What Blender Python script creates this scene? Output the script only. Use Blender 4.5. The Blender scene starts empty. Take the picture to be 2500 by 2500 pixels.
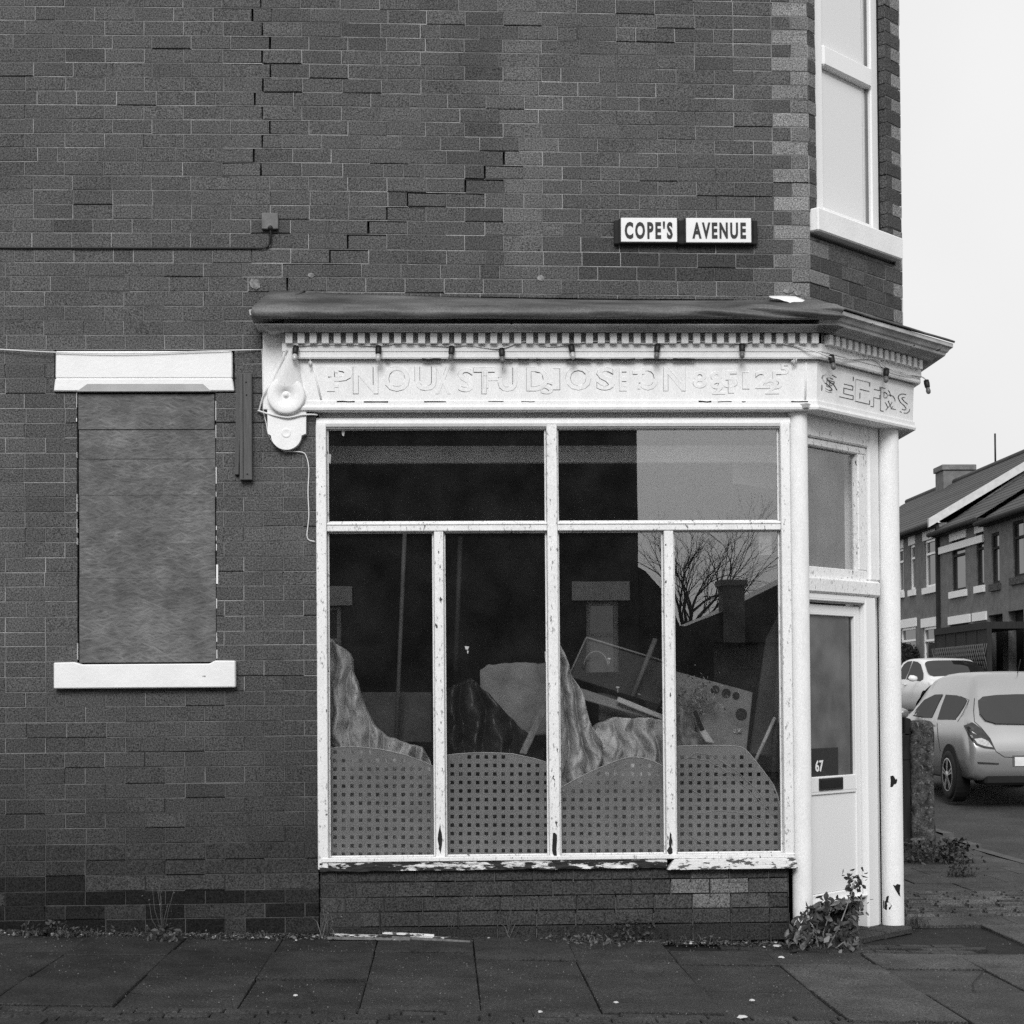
import bpy, bmesh, math, random
import numpy as np
from mathutils import Vector, Matrix, noise
random.seed(7)
S = bpy.context.scene
COL = S.collection
R = math.radians

# ---------------------------------------------------------------- camera
F_PX, DIST, EYE = 4200.0, 10.3, 1.435          # focal length in photo pixels, metres to the shop wall, eye height
CX, CY = 1242.83, 1616.85
_a, _p, _r = 0.0384968, 0.0202241, 0.0075413     # yaw right, pitch up, roll
_F = np.array([math.sin(_a)*math.cos(_p), math.cos(_a)*math.cos(_p), math.sin(_p)])
_R0 = np.array([math.cos(_a), -math.sin(_a), 0.0]); _U0 = np.cross(_R0, _F)
_R = _R0*math.cos(_r) - _U0*math.sin(_r); _U = np.cross(_R, _F)
cam = bpy.data.objects.new('camera', bpy.data.cameras.new('camera')); COL.objects.link(cam)
cam.data.sensor_width = 36.0; cam.data.lens = F_PX/2500*36
cam.data.shift_x = (1250-CX)/2500; cam.data.shift_y = (CY-1250)/2500
cam.data.clip_start = 0.1; cam.data.clip_end = 2000
m = Matrix([[_R[i], _U[i], -_F[i], (0, -DIST, EYE)[i]] for i in range(3)] + [[0, 0, 0, 1]])
cam.matrix_world = m
S.camera = cam

# ---------------------------------------------------------------- sky, sun, exposure
SUN_EL, SUN_AZ = R(34), R(8)                      # soft light over the photographer's shoulder
w = bpy.data.worlds.new('World'); S.world = w; w.use_nodes = True
nt = w.node_tree; nt.nodes.clear()
out = nt.nodes.new('ShaderNodeOutputWorld'); bg = nt.nodes.new('ShaderNodeBackground')
sky = nt.nodes.new('ShaderNodeTexSky'); sky.sky_type = 'NISHITA'; sky.sun_disc = False
sky.sun_elevation = SUN_EL; sky.sun_rotation = math.pi + SUN_AZ
sky.air_density = 2.0; sky.dust_density = 8.0
bw = nt.nodes.new('ShaderNodeRGBToBW')
mx = nt.nodes.new('ShaderNodeMix'); mx.data_type = 'FLOAT'; mx.inputs[0].default_value = 0.93
mx.inputs[3].default_value = 5.6                  # an even layer of cloud over the clear sky
nt.links.new(sky.outputs[0], bw.inputs[0]); nt.links.new(bw.outputs[0], mx.inputs[2])
cn = nt.nodes.new('ShaderNodeTexNoise'); cn.inputs['Scale'].default_value = 3.0; cn.inputs['Detail'].default_value = 3
cm = nt.nodes.new('ShaderNodeMapRange'); cm.inputs[1].default_value = 0.3; cm.inputs[2].default_value = 0.7; cm.inputs[3].default_value = 0.95; cm.inputs[4].default_value = 1.05
ctc = nt.nodes.new('ShaderNodeTexCoord'); nt.links.new(ctc.outputs['Generated'], cn.inputs[0]); nt.links.new(cn.outputs[0], cm.inputs[0])
cml = nt.nodes.new('ShaderNodeMath'); cml.operation = 'MULTIPLY'; nt.links.new(mx.outputs[0], cml.inputs[0]); nt.links.new(cm.outputs[0], cml.inputs[1])   # faint unevenness of the cloud
nt.links.new(cml.outputs[0], bg.inputs[0]); bg.inputs[1].default_value = 0.10
nt.links.new(bg.outputs[0], out.inputs[0])
sl = bpy.data.lights.new('sun', 'SUN'); sl.energy = 1.5; sl.angle = R(26); sl.color = (1, 1, 1)
sun = bpy.data.objects.new('sun', sl); COL.objects.link(sun)
sun.rotation_euler = (math.pi/2 - SUN_EL, 0, -SUN_AZ)  # shines towards +Y and down
S.view_settings.view_transform = 'Standard'
try: S.view_settings.look = 'None'
except Exception: pass
S.view_settings.gamma = 1.0; S.view_settings.use_curve_mapping = False
S.view_settings.exposure = 0.70
S.cycles.use_denoising = False
S.cycles.max_bounces = 8; S.cycles.transparent_max_bounces = 16
S.render.film_transparent = False

# ---------------------------------------------------------------- measuring: a line of sight met with a real plane
def ray(x, y):
    return _F + _R*(x-CX)/F_PX - _U*(y-CY)/F_PX
def wy(x, y, Y):                                  # plane Y = const
    d = ray(x, y); t = (Y+DIST)/d[1]; return (d[0]*t, Y, d[2]*t+EYE)
def sx(x, y, X):                                  # plane X = const
    d = ray(x, y); t = X/d[0]; return (X, d[1]*t-DIST, d[2]*t+EYE)
def fp(x, y, n=0.0):                              # the shop's front, n metres proud: (u, z)
    q = wy(x, y, -n); return q[0], q[2]
XC, C45 = 2.24, math.sqrt(0.5)
def cp(x, y, n=0.0):                              # the chamfered corner, n metres proud: (u, z)
    d = ray(x, y); nn = np.array([C45, -C45, 0]); o = np.array([0, -DIST, 0.0])
    t = ((np.array([XC, 0, 0])+nn*n-o)@nn)/(d@nn); p = o+d*t-np.array([XC, 0, 0])-nn*n
    return p[0]*C45+p[1]*C45, p[2]+EYE
def T(x, y):                                      # height of the ground
    return -0.027*min(max(x, -9), 3.0) + 0.042*max(0.0, min(y, 70)-6) - 0.0
def gr(x, y, dz=0.0):                             # a line of sight met with the ground
    z = 0.0
    for _ in range(30):
        d = ray(x, y); t = (z-EYE)/d[2]; p = (d[0]*t, d[1]*t-DIST); z = 0.5*z+0.5*(T(*p)+dz)
    return p[0], p[1], T(*p)+dz
class Fr:
    def __init__(s, o, u, n): s.o, s.u, s.n = o, u, n
    def __call__(s, u, n, z): return (s.o[0]+s.u[0]*u+s.n[0]*n, s.o[1]+s.u[1]*u+s.n[1]*n, z)
F0 = Fr((0, 0), (1, 0), (0, -1))
F1 = Fr((XC, 0), (C45, C45), (C45, -C45))
FW = Fr((0, 0), (1, 0), (0, 1))                   # plain world axes: (x, y, z)
CH = 1.10                                         # length of the chamfer
PC2 = (XC+CH*C45, CH*C45)

# ---------------------------------------------------------------- materials
def mat(name, col=0.5, rough=0.85, var=0.12, scale=8.0, fine=0.18, bump=0.0, bscale=60.0, tint=False, metal=0.0, spec=0.3, chips=None, extra=None, stretch=(1, 1, 1), fscale=260.0):
    """grey material: slow variation, fine grain, optional chips (scale, threshold, colour) and bump"""
    M = bpy.data.materials.new(name); M.use_nodes = True
    t = M.node_tree; N = t.nodes; L = t.links; b = N['Principled BSDF']
    b.inputs['Roughness'].default_value = rough; b.inputs['Metallic'].default_value = metal
    b.inputs['Specular IOR Level'].default_value = spec
    tc = N.new('ShaderNodeTexCoord'); mp = N.new('ShaderNodeMapping'); mp.inputs['Scale'].default_value = stretch
    geo = N.new('ShaderNodeNewGeometry')
    L.new(geo.outputs['Position'], mp.inputs[0])
    def nz(sc, det=4, ro=0.55):
        n = N.new('ShaderNodeTexNoise'); n.inputs['Scale'].default_value = sc; n.inputs['Detail'].default_value = det
        n.inputs['Roughness'].default_value = ro; L.new(mp.outputs[0], n.inputs[0]); return n.outputs[0]
    def mth(op, a, c):
        n = N.new('ShaderNodeMath'); n.operation = op
        for i, v in enumerate((a, c)):
            if isinstance(v, (int, float)): n.inputs[i].default_value = v
            else: L.new(v, n.inputs[i])
        return n.outputs[0]
    def rng(v, lo, hi, a, c):
        n = N.new('ShaderNodeMapRange'); L.new(v, n.inputs[0])
        for i, q in enumerate((lo, hi, a, c)): n.inputs[i+1].default_value = q
        return n.outputs[0]
    v = mth('MULTIPLY', rng(nz(scale), 0.3, 0.7, 1-var, 1+var), rng(nz(fscale, 2, 0.8), 0.32, 0.68, 1-fine, 1+fine))
    v = mth('MULTIPLY', v, col)
    if tint:
        a = N.new('ShaderNodeAttribute'); a.attribute_name = 'tint'; v = mth('MULTIPLY', v, a.outputs['Fac'])
    for (sc, th, cc) in (chips or []):
        k = rng(nz(sc, 6, 0.62), th-0.012, th+0.012, 0, 1)
        n = N.new('ShaderNodeMix'); n.data_type = 'FLOAT'; L.new(k, n.inputs[0]); L.new(v, n.inputs[2]); n.inputs[3].default_value = cc
        v = n.outputs[0]
    if extra: v = extra(N, L, v, nz, mth, rng, geo, mp)
    c = N.new('ShaderNodeCombineColor')
    for i in range(3): L.new(v, c.inputs[i])
    L.new(c.outputs[0], b.inputs['Base Color'])
    if bump:
        bn = N.new('ShaderNodeBump'); bn.inputs['Strength'].default_value = bump; bn.inputs['Distance'].default_value = 0.01
        L.new(nz(bscale, 5, 0.6), bn.inputs['Height']); L.new(bn.outputs[0], b.inputs['Normal'])
    return M

def osb(N, L, v, nz, mth, rng, geo, mp):          # strands of a strand board lying every way
    o = None
    for rot, sc in ((0.10, 85), (-0.14, 100), (0.38, 80), (-0.45, 90)):
        q0 = N.new('ShaderNodeMapping'); q0.inputs['Rotation'].default_value = (0, rot, 0); q0.inputs['Location'].default_value = (rot*9, 0, rot*5); L.new(geo.outputs['Position'], q0.inputs[0])
        q = N.new('ShaderNodeMapping'); q.inputs['Scale'].default_value = (0.13, 1, 1.0); L.new(q0.outputs[0], q.inputs[0])
        n = N.new('ShaderNodeTexNoise'); n.inputs['Scale'].default_value = sc; n.inputs['Detail'].default_value = 1.5; n.inputs['Distortion'].default_value = 0.3
        L.new(q.outputs[0], n.inputs[0]); s = rng(n.outputs[0], 0.40, 0.72, 0.6, 1.5)
        o = s if o is None else mth('MAXIMUM', o, s)
    o = mth('MULTIPLY', mth('MULTIPLY', o, rng(nz(7.0, 5, 0.65), 0.3, 0.7, 0.72, 1.28)), v)
    return o

M = {}
M['brick'] = mat('brick', 0.086, 0.9, 0.10, 3.0, 0.85, 0.5, 160, tint=True, spec=0.15, fscale=120, chips=[(42.0, 0.735, 0.02), (55.0, 0.765, 0.22)])
M['mortar'] = mat('mortar', 0.24, 0.95, 0.5, 2.5, 0.5, 0.3, 200, spec=0.1, tint=True)
M['core'] = mat('wall_core', 0.02, 0.95)
M['white'] = mat('white_paint', 0.80, 0.5, 0.05, 9.0, 0.12, 0.18, 35, spec=0.3, stretch=(1.6, 1.6, 0.5), fscale=150, chips=[(38.0, 0.745, 0.32), (75.0, 0.76, 0.08)])
M['flaky'] = mat('flaking_white_paint', 0.78, 0.6, 0.06, 6.0, 0.12, 0.35, 60, chips=[(45.0, 0.62, 0.34), (30.0, 0.655, 0.05), (85.0, 0.69, 0.04)], spec=0.25, stretch=(1.5, 1.5, 0.6), fscale=150)
M['rotten'] = mat('rotten_sill_paint', 0.70, 0.8, 0.1, 4.0, 0.1, 0.9, 50, chips=[(16.0, 0.47, 0.03), (60.0, 0.62, 0.02)], stretch=(0.35, 1, 1.6))
M['scaly'] = mat('scaling_white_paint', 0.78, 0.8, 0.05, 4.0, 0.06, 0.5, 50, chips=[(34.0, 0.545, 0.10)], stretch=(0.45, 1, 1.3))
M['stone_white'] = mat('painted_stone', 0.80, 0.7, 0.04, 6.0, 0.05, 0.25, 45, chips=[(9.0, 0.74, 0.12)])
M['crackline'] = mat('crack_in_paint', 0.10, 0.9, 0.6, 20.0)
M['midgrey'] = mat('mid_grey', 0.40, 0.9, 0.1, 10, 0.15)
M['cement'] = mat('cement_dab', 0.22, 0.95, 0.5, 40, 0.4, 0.5, 80)
M['dirtywhite'] = mat('sooty_white_paint', 0.42, 0.7, 0.35, 7.0, 0.15, 0.3, 40, chips=[(14.0, 0.68, 0.04)], stretch=(0.5, 1, 1.5))
M['lead'] = mat('lead_sheet', 0.10, 0.55, 0.55, 6.0, 0.5, 0.5, 14, spec=0.4, stretch=(0.4, 1, 1))
M['dark'] = mat('dark_gap', 0.012, 0.9)
M['osb'] = mat('strand_board', 0.105, 0.8, 0.25, 2.5, 0.25, 0.45, 70, extra=osb)
M['batten'] = mat('weathered_batten', 0.10, 0.85, 0.2, 20, 0.2, 0.4, 60, stretch=(4, 4, 0.3))
M['signwhite'] = mat('sign_enamel', 0.78, 0.35, 0.03, 10, 0.03, chips=[(22.0, 0.73, 0.05)])
M['signblack'] = mat('sign_black', 0.018, 0.5)
M['soot'] = mat('sooty_backing', 0.02, 0.9, 0.3, 20, 0.3)
M['cable_white'] = mat('white_cable', 0.72, 0.5)
M['cable_black'] = mat('black_cable', 0.015, 0.5)
M['pvc'] = mat('white_pvc', 0.80, 0.3, 0.01, 2, 0.02, spec=0.45)
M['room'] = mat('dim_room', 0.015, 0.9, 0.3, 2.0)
M['cloth'] = mat('pale_cloth', 0.42, 0.95, 0.30, 7.0, 0.2, 0.2, 60, chips=[(46.0, 0.62, 0.15)], fscale=120)
M['cloth_dark'] = mat('dark_bin_liner', 0.022, 0.35, 0.4, 9, 0.2, 0.8, 14)
M['perf'] = mat('grey_metal_sheet', 0.20, 0.55, 0.12, 5.0, 0.12)
M['perf_rim'] = mat('sheet_rim', 0.42, 0.5)
M['card'] = mat('cardboard', 0.17, 0.8, 0.15, 6, 0.1)
M['suitcase'] = mat('suitcase_shell', 0.02, 0.3, 0.2, 6, 0.1)
M['wood'] = mat('old_wood', 0.17, 0.7, 0.3, 12, 0.2, stretch=(3, 3, 0.5))
M['palewood'] = mat('pale_wood', 0.36, 0.7, 0.2, 12, 0.2)
M['slab'] = mat('paving_slab', 0.026, 0.75, 0.5, 3.5, 0.9, 0.6, 110, tint=True, spec=0.35, chips=[(60.0, 0.70, 0.12), (33.0, 0.69, 0.006)], fscale=90)
M['asphalt'] = mat('asphalt', 0.042, 0.9, 0.3, 1.5, 0.8, 0.5, 120, fscale=60)
M['soil'] = mat('joint_soil', 0.012, 0.95, 0.4, 9, 0.4, 0.5, 60)
M['frontkerb'] = mat('front_kerb_stone', 0.026, 0.85, 0.4, 4, 0.6, fscale=90)
M['kerb'] = mat('kerb_stone', 0.085, 0.85, 0.3, 4, 0.3)
M['leaf'] = mat('leaf', 0.06, 0.6, 0.3, 20, 0.2, tint=True)
M['stem'] = mat('stem', 0.10, 0.8)
M['stone'] = mat('mossy_gatepost_stone', 0.06, 0.95, 0.75, 14, 0.75, 0.9, 45, chips=[(30, 0.60, 0.16), (24, 0.62, 0.015)], fscale=90)
M['oldpost'] = mat('dark_post', 0.022, 0.9, 0.3, 9, 0.3, stretch=(3, 3, 0.4))
M['farbrick'] = mat('far_brick', 0.15, 0.9, 0.2, 4, 0.4, fscale=40)
M['darkbrick'] = mat('sooty_brick', 0.035, 0.9, 0.2, 4, 0.25)
M['slate'] = mat('slate_roof', 0.05, 0.7, 0.2, 3, 0.2, tint=True)
M['carsilver'] = mat('silver_car_paint', 0.42, 0.24, 0.01, 1, 0.06, spec=0.7, metal=0.65)
M['carwhite'] = mat('white_car_paint', 0.66, 0.25, 0.01, 1, 0.02, spec=0.5)
M['tyre'] = mat('tyre_rubber', 0.012, 0.8)
M['rim'] = mat('alloy_rim', 0.45, 0.35, 0.02, 3, 0.02, metal=0.5)
M['lens'] = mat('tail_lens', 0.03, 0.12, 0.5, 20, 0.1, spec=0.6)
M['lensclear'] = mat('clear_lens', 0.5, 0.15, 0.3, 40, 0.1, spec=0.6)
M['hedge'] = mat('hedge_leaf', 0.02, 0.8, 0.3, 9, 0.3, tint=True)
M['bark'] = mat('bark', 0.03, 0.9, 0.3, 9)
M['litter'] = mat('pale_litter', 0.6, 0.8)
M['bulb'] = mat('old_bulb', 0.45, 0.2, 0.1, 20, 0.05, spec=0.6)

def glass(name, refl=0.10, dust=0.02, frosted=None, solid=None):
    g = bpy.data.materials.new(name); g.use_nodes = True; t = g.node_tree; N = t.nodes; L = t.links; N.clear()
    o = N.new('ShaderNodeOutputMaterial'); tr = N.new('ShaderNodeBsdfTransparent'); gl = N.new('ShaderNodeBsdfGlossy')
    df = N.new('ShaderNodeBsdfDiffuse'); m1 = N.new('ShaderNodeMixShader'); m2 = N.new('ShaderNodeMixShader')
    gl.inputs['Roughness'].default_value = 0.0 if frosted is None else frosted; gl.inputs['Color'].default_value = (1, 1, 1, 1)
    df.inputs['Color'].default_value = (0.5, 0.5, 0.5, 1); m2.inputs[0].default_value = refl
    base = tr
    if solid is not None:
        base = N.new('ShaderNodeBsdfDiffuse'); base.inputs['Color'].default_value = (solid, solid, solid, 1)
    tc = N.new('ShaderNodeNewGeometry'); n = N.new('ShaderNodeTexNoise'); n.inputs['Scale'].default_value = 5; n.inputs['Detail'].default_value = 6
    mr = N.new('ShaderNodeMapRange'); mr.inputs[1].default_value = 0.35; mr.inputs[2].default_value = 0.75; mr.inputs[3].default_value = dust*0.4; mr.inputs[4].default_value = dust*2.2
    L.new(tc.outputs['Position'], n.inputs[0]); L.new(n.outputs[0], mr.inputs[0]); L.new(mr.outputs[0], m1.inputs[0])
    L.new(base.outputs[0], m1.inputs[1]); L.new(df.outputs[0], m1.inputs[2])
    n2 = N.new('ShaderNodeTexNoise'); n2.inputs['Scale'].default_value = 3.0; n2.inputs['Detail'].default_value = 1; L.new(tc.outputs['Position'], n2.inputs[0])
    bp = N.new('ShaderNodeBump'); bp.inputs['Strength'].default_value = 0.02; bp.inputs['Distance'].default_value = 0.004; L.new(n2.outputs[0], bp.inputs['Height']); L.new(bp.outputs[0], gl.inputs['Normal'])
    L.new(m1.outputs[0], m2.inputs[1]); L.new(gl.outputs[0], m2.inputs[2]); L.new(m2.outputs[0], o.inputs[0])
    return g
M['glass'] = glass('shop_glass', 0.14, 0.006)
M['doorglass'] = glass('door_glass', 0.10, 0.06)
M['upglass'] = glass('bedroom_glass', 0.22, 0.02, solid=0.66)
M['farglass'] = glass('far_glass', 0.22, 0.02, solid=0.05)
M['carglass'] = glass('car_glass', 0.075, 0.004, solid=0.012)

# ---------------------------------------------------------------- mesh builder
class MB:
    def __init__(s): s.v, s.f, s.t, s.sm = [], [], [], []
    def face(s, pts, tint=1.0, smooth=False):
        i = len(s.v); s.v += [tuple(p) for p in pts]; s.f.append(tuple(range(i, i+len(pts)))); s.t.append(tint); s.sm.append(smooth)
    def poly(s, vs, fs, tint=1.0, smooth=False):
        i = len(s.v); s.v += [tuple(p) for p in vs]
        for f in fs: s.f.append(tuple(i+k for k in f)); s.t.append(tint); s.sm.append(smooth)
    def box(s, fr, u0, u1, n0, n1, z0, z1, tint=1.0):
        P = [fr(u, n, z) for z in (z0, z1) for n in (n0, n1) for u in (u0, u1)]
        s.poly(P, [(0, 1, 3, 2), (4, 6, 7, 5), (0, 4, 5, 1), (2, 3, 7, 6), (0, 2, 6, 4), (1, 5, 7, 3)], tint)
    def brick(s, fr, u0, u1, n0, n1, z0, z1, b=0.003, tint=1.0, dz=None, jit=0.0):
        """a block with its front arris worn off; n1 is the front. dz(u): settlement"""
        d = dz or (lambda u: 0.0)
        O = [(u0, z0), (u1, z0), (u1, z1), (u0, z1)]; I = [(u0+b, z0+b), (u1-b, z0+b), (u1-b, z1-b), (u0+b, z1-b)]
        if jit:
            O = [(u+random.uniform(-jit, jit), z+random.uniform(-jit, jit)) for u, z in O]; I = [(u+random.uniform(-jit, jit)*1.6, z+random.uniform(-jit, jit)*1.6) for u, z in I]
        P = [fr(u, n0, z+d(u)) for u, z in O]+[fr(u, n1-b, z+d(u)) for u, z in O]+[fr(u, n1+random.uniform(-jit, jit)*0.6, z+d(u)) for u, z in I]
        fs = [(8, 9, 10, 11)]
        for k in range(4):
            j = (k+1) % 4; fs += [(4+k, 4+j, 8+j, 8+k), (k, j, 4+j, 4+k)]
        s.poly(P, fs, tint)
    def prism(s, fr, poly, n0, n1, tint=1.0):
        """outline poly of (u, z) pushed from n0 to n1"""
        k = len(poly); P = [fr(u, n0, z) for u, z in poly]+[fr(u, n1, z) for u, z in poly]
        s.poly(P, [tuple(range(k)), tuple(range(2*k-1, k-1, -1))]+[(i, (i+1) % k, k+(i+1) % k, k+i) for i in range(k)], tint)
    def tube(s, pts, r, seg=6, tint=1.0, cap=True, r2=None):
        pts = [Vector(p) for p in pts]; rings = []; up = Vector((0.123, 0.31, 0.94)).normalized(); n = len(pts)
        for i, p in enumerate(pts):
            d = (pts[min(i+1, n-1)]-pts[max(i-1, 0)]).normalized()
            a = d.cross(up)
            if a.length < 1e-3: a = d.cross(Vector((1, 0, 0)))
            a.normalize(); b = d.cross(a).normalized()
            rr = r if r2 is None else r+(r2-r)*i/max(1, n-1)
            rings.append([p+(a*math.cos(2*math.pi*k/seg)+b*math.sin(2*math.pi*k/seg))*rr for k in range(seg)])
        vs = [q for g in rings for q in g]; fs = []
        for i in range(n-1):
            for k in range(seg): fs.append((i*seg+k, i*seg+(k+1) % seg, (i+1)*seg+(k+1) % seg, (i+1)*seg+k))
        if cap: fs += [tuple(range(seg))[::-1], tuple((n-1)*seg+k for k in range(seg))]
        s.poly(vs, fs, tint, True)
    def lathe(s, c, axis, prof, seg=20, tint=1.0, smooth=True):
        """prof of (radius, height along axis) about c"""
        ax = Vector(axis).normalized(); a = ax.cross(Vector((0.3, 0.2, 0.93))).normalized(); b = ax.cross(a); c = Vector(c)
        vs = [c+ax*h+(a*math.cos(2*math.pi*k/seg)+b*math.sin(2*math.pi*k/seg))*r for r, h in prof for k in range(seg)]
        fs = [(i*seg+k, i*seg+(k+1) % seg, (i+1)*seg+(k+1) % seg, (i+1)*seg+k) for i in range(len(prof)-1) for k in range(seg)]
        s.poly(vs, fs, tint, smooth)
    def grid(s, fn, nu, nv, tint=1.0, smooth=True):
        vs = [fn(i/nu, j/nv) for j in range(nv+1) for i in range(nu+1)]
        fs = [(j*(nu+1)+i, j*(nu+1)+i+1, (j+1)*(nu+1)+i+1, (j+1)*(nu+1)+i) for j in range(nv) for i in range(nu)]
        s.poly(vs, fs, tint, smooth)
    def sweep(s, path, norms, prof, tint=1.0):
        """profile of (n, z) carried along a plan path, mitred; norms: outward normal of each stretch"""
        mit = []
        for i in range(len(path)):
            a = norms[max(i-1, 0)]; b = norms[min(i, len(norms)-1)]
            k = 1+a[0]*b[0]+a[1]*b[1]; mit.append(((a[0]+b[0])/k, (a[1]+b[1])/k))
        k = len(prof)
        vs = [(p[0]+q[0]*n, p[1]+q[1]*n, z) for p, q in zip(path, mit) for n, z in prof]
        fs = [(i*k+j, (i+1)*k+j, (i+1)*k+j+1, i*k+j+1) for i in range(len(path)-1) for j in range(k-1)]
        s.poly(vs, fs, tint); s.face(vs[:k], tint); s.face(vs[-k:], tint)
    def build(s, name, m, parent=None, bevel=0.0, origin=None, fix=True):
        me = bpy.data.meshes.new(name)
        o3 = Vector(origin) if origin is not None else Vector((0, 0, 0))
        me.from_pydata([tuple(Vector(p)-o3) for p in s.v], [], s.f)
        a = me.attributes.new('tint', 'FLOAT', 'FACE'); a.data.foreach_set('value', s.t)
        me.polygons.foreach_set('use_smooth', s.sm)
        me.materials.append(M[m] if isinstance(m, str) else m)
        if fix:
            bm = bmesh.new(); bm.from_mesh(me); bmesh.ops.recalc_face_normals(bm, faces=bm.faces); bm.to_mesh(me); bm.free()
        me.update()
        o = bpy.data.objects.new(name, me); COL.objects.link(o); o.location = o3
        if parent is not None: attach(o, parent)
        if bevel:
            b = o.modifiers.new('bevel', 'BEVEL'); b.width = bevel; b.segments = 1; b.limit_method = 'ANGLE'
        return o
WLOC = {}
def attach(o, parent):
    o.parent = parent; o.matrix_parent_inverse = Matrix.Translation(-Vector(WLOC.get(parent.name, (0, 0, 0))))
    WLOC[o.name] = tuple(o.location)
def tag(o, label, cat, group=None):
    o['label'] = label; o['category'] = cat
    if group: o['group'] = group
    WLOC.setdefault(o.name, tuple(o.location)); return o
def thing(name, label, cat, loc=(0, 0, 0), group=None):
    o = bpy.data.objects.new(name, None); COL.objects.link(o); o.location = loc; o.empty_display_size = 0.1
    WLOC[o.name] = tuple(loc); return tag(o, label, cat, group)
def struct(o): o['kind'] = 'structure'; return o
def stuff(o): o['kind'] = 'stuff'; return o
def text_mesh(txt, size, sxk=1.0, bold=0.0, ext=0.001, space=1.0, outline=0.0):
    """flat lettering lying in x-z, as vertex and face lists; outline > 0: only its edges, as thin beads"""
    cu = bpy.data.curves.new('lettering', 'FONT'); cu.body = txt; cu.size = size; cu.offset = bold; cu.space_character = space
    cu.resolution_u = 3
    if outline: cu.fill_mode = 'NONE'; cu.bevel_depth = outline; cu.bevel_resolution = 0
    else: cu.extrude = ext
    ob = bpy.data.objects.new('lettering', cu); COL.objects.link(ob)
    bpy.context.view_layer.update()
    me = bpy.data.meshes.new_from_object(ob.evaluated_get(bpy.context.evaluated_depsgraph_get()))
    vs = [(v.co.x*sxk, v.co.y, v.co.z) for v in me.vertices]; fs = [tuple(p.vertices) for p in me.polygons]
    bpy.data.objects.remove(ob); bpy.data.curves.remove(cu); bpy.data.meshes.remove(me)
    x0 = min(v[0] for v in vs); x1 = max(v[0] for v in vs); y0 = min(v[1] for v in vs); y1 = max(v[1] for v in vs)
    return vs, fs, (x0, x1, y0, y1)
def fit_text(mb, fr, txt, u0, u1, z0, z1, n, bold=0.0, ext=0.001, space=1.0, outline=0.0, keep=None, lean=0.0):
    vs, fs, (x0, x1, y0, y1) = text_mesh(txt, 1.0, 1.0, bold, 0.01, space, outline)
    P = []
    for x, y, z in vs:
        k = (y-y0)/(y1-y0)
        P.append(fr(u0+(u1-u0)*(x-x0)/(x1-x0), n+lean*k+(z*ext/0.01 if not outline else z*(u1-u0)/(x1-x0)), z0+(z1-z0)*k))
    if keep is not None: fs = [f for f in fs if keep(P[f[0]])]
    mb.poly(P, fs)

# ================================================================ THE CORNER SHOP
shop = thing('corner_shop', 'derelict brick corner shop with white timber shopfront and chamfered corner door', 'shop', (0.5, 0.0, -0.02))
def PZ(y, x=1340, n=0.0): return fp(x, y, n)[1]
def PU(x, y=1550, n=0.0): return fp(x, y, n)[0]

COURSE_Y = [15, 49, 84, 117, 151, 186, 221, 255, 290, 325, 359, 394, 428, 463, 499, 534, 568, 606, 641, 675, 711, 747, 783, 818, 853, 888, 923, 961, 997, 1033, 1069, 1106, 1143,
            1178, 1215, 1251, 1288, 1325, 1362, 1398, 1433, 1469, 1507, 1544, 1578, 1616, 1654, 1691, 1727, 1765, 1802, 1839, 1876, 1916, 1952, 1988, 2024, 2063, 2103, 2140, 2178, 2212, 2247, 2286]
CZ = [fp(50, y)[1] for y in COURSE_Y]             # bed joints, top to bottom
CZ = [CZ[0]+0.0855*k for k in range(14, 0, -1)]+CZ  # and on up above the picture
TOPROWS = 14
def dz(u): return -0.021*max(0.0, u+0.75)/2.27
def vnoise(x, z, s=1.0, o=0.0): return noise.noise(Vector((x*s+o, z*s, o*1.7+3.1)))
BR = 0.2345
# the settlement crack: course index (in the picture's list) -> photo x where a perpend has opened
UP = {-1: 637, 0: 616, 1: 640, 2: 659, 3: 640, 4: 660, 5: 642, 6: 622, 7: 640, 8: 659, 9: 640, 10: 620, 11: 637}
for k in range(2, 15): UP[-k] = (640, 618, 640, 659)[k % 4]
STEP = {10: 1230, 11: 1184, 12: 1136, 13: 995, 14: 945, 15: 899, 16: 849, 17: 805, 19: 701}
bricks = []       # every brick of the shop: (frame, u0, u1, z0, z1, n, tint, depth)
mortar = MB(); crackb = MB()
def sub(rects, holes):
    for hu0, hu1, hz0, hz1 in holes:
        o = []
        for (a, b, c, d) in rects:
            if b <= hu0+1e-4 or a >= hu1-1e-4 or d <= hz0+1e-4 or c >= hz1-1e-4: o.append((a, b, c, d)); continue
            if a < hu0: o.append((a, hu0, c, d))
            if b > hu1: o.append((hu1, b, c, d))
            a2, b2 = max(a, hu0), min(b, hu1)
            if c < hz0: o.append((a2, b2, c, hz0))
            if d > hz1: o.append((a2, b2, hz1, d))
        rects = o
    return rects
def perps(a, b, rnd):
    """perpends between two fixed ones, whole and half bricks"""
    L = b-a; h = max(1, round(L/BR*2)); q = L/h; o = []; k = 0
    while k < h:
        st = 2 if h-k >= 2 else 1
        if rnd.random() < 0.05: st = 1
        k += st; o.append(a+q*k)
    return o
LIGHT_U0, LIGHT_U1 = PU(1243, 300), PU(1330, 300)
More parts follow.
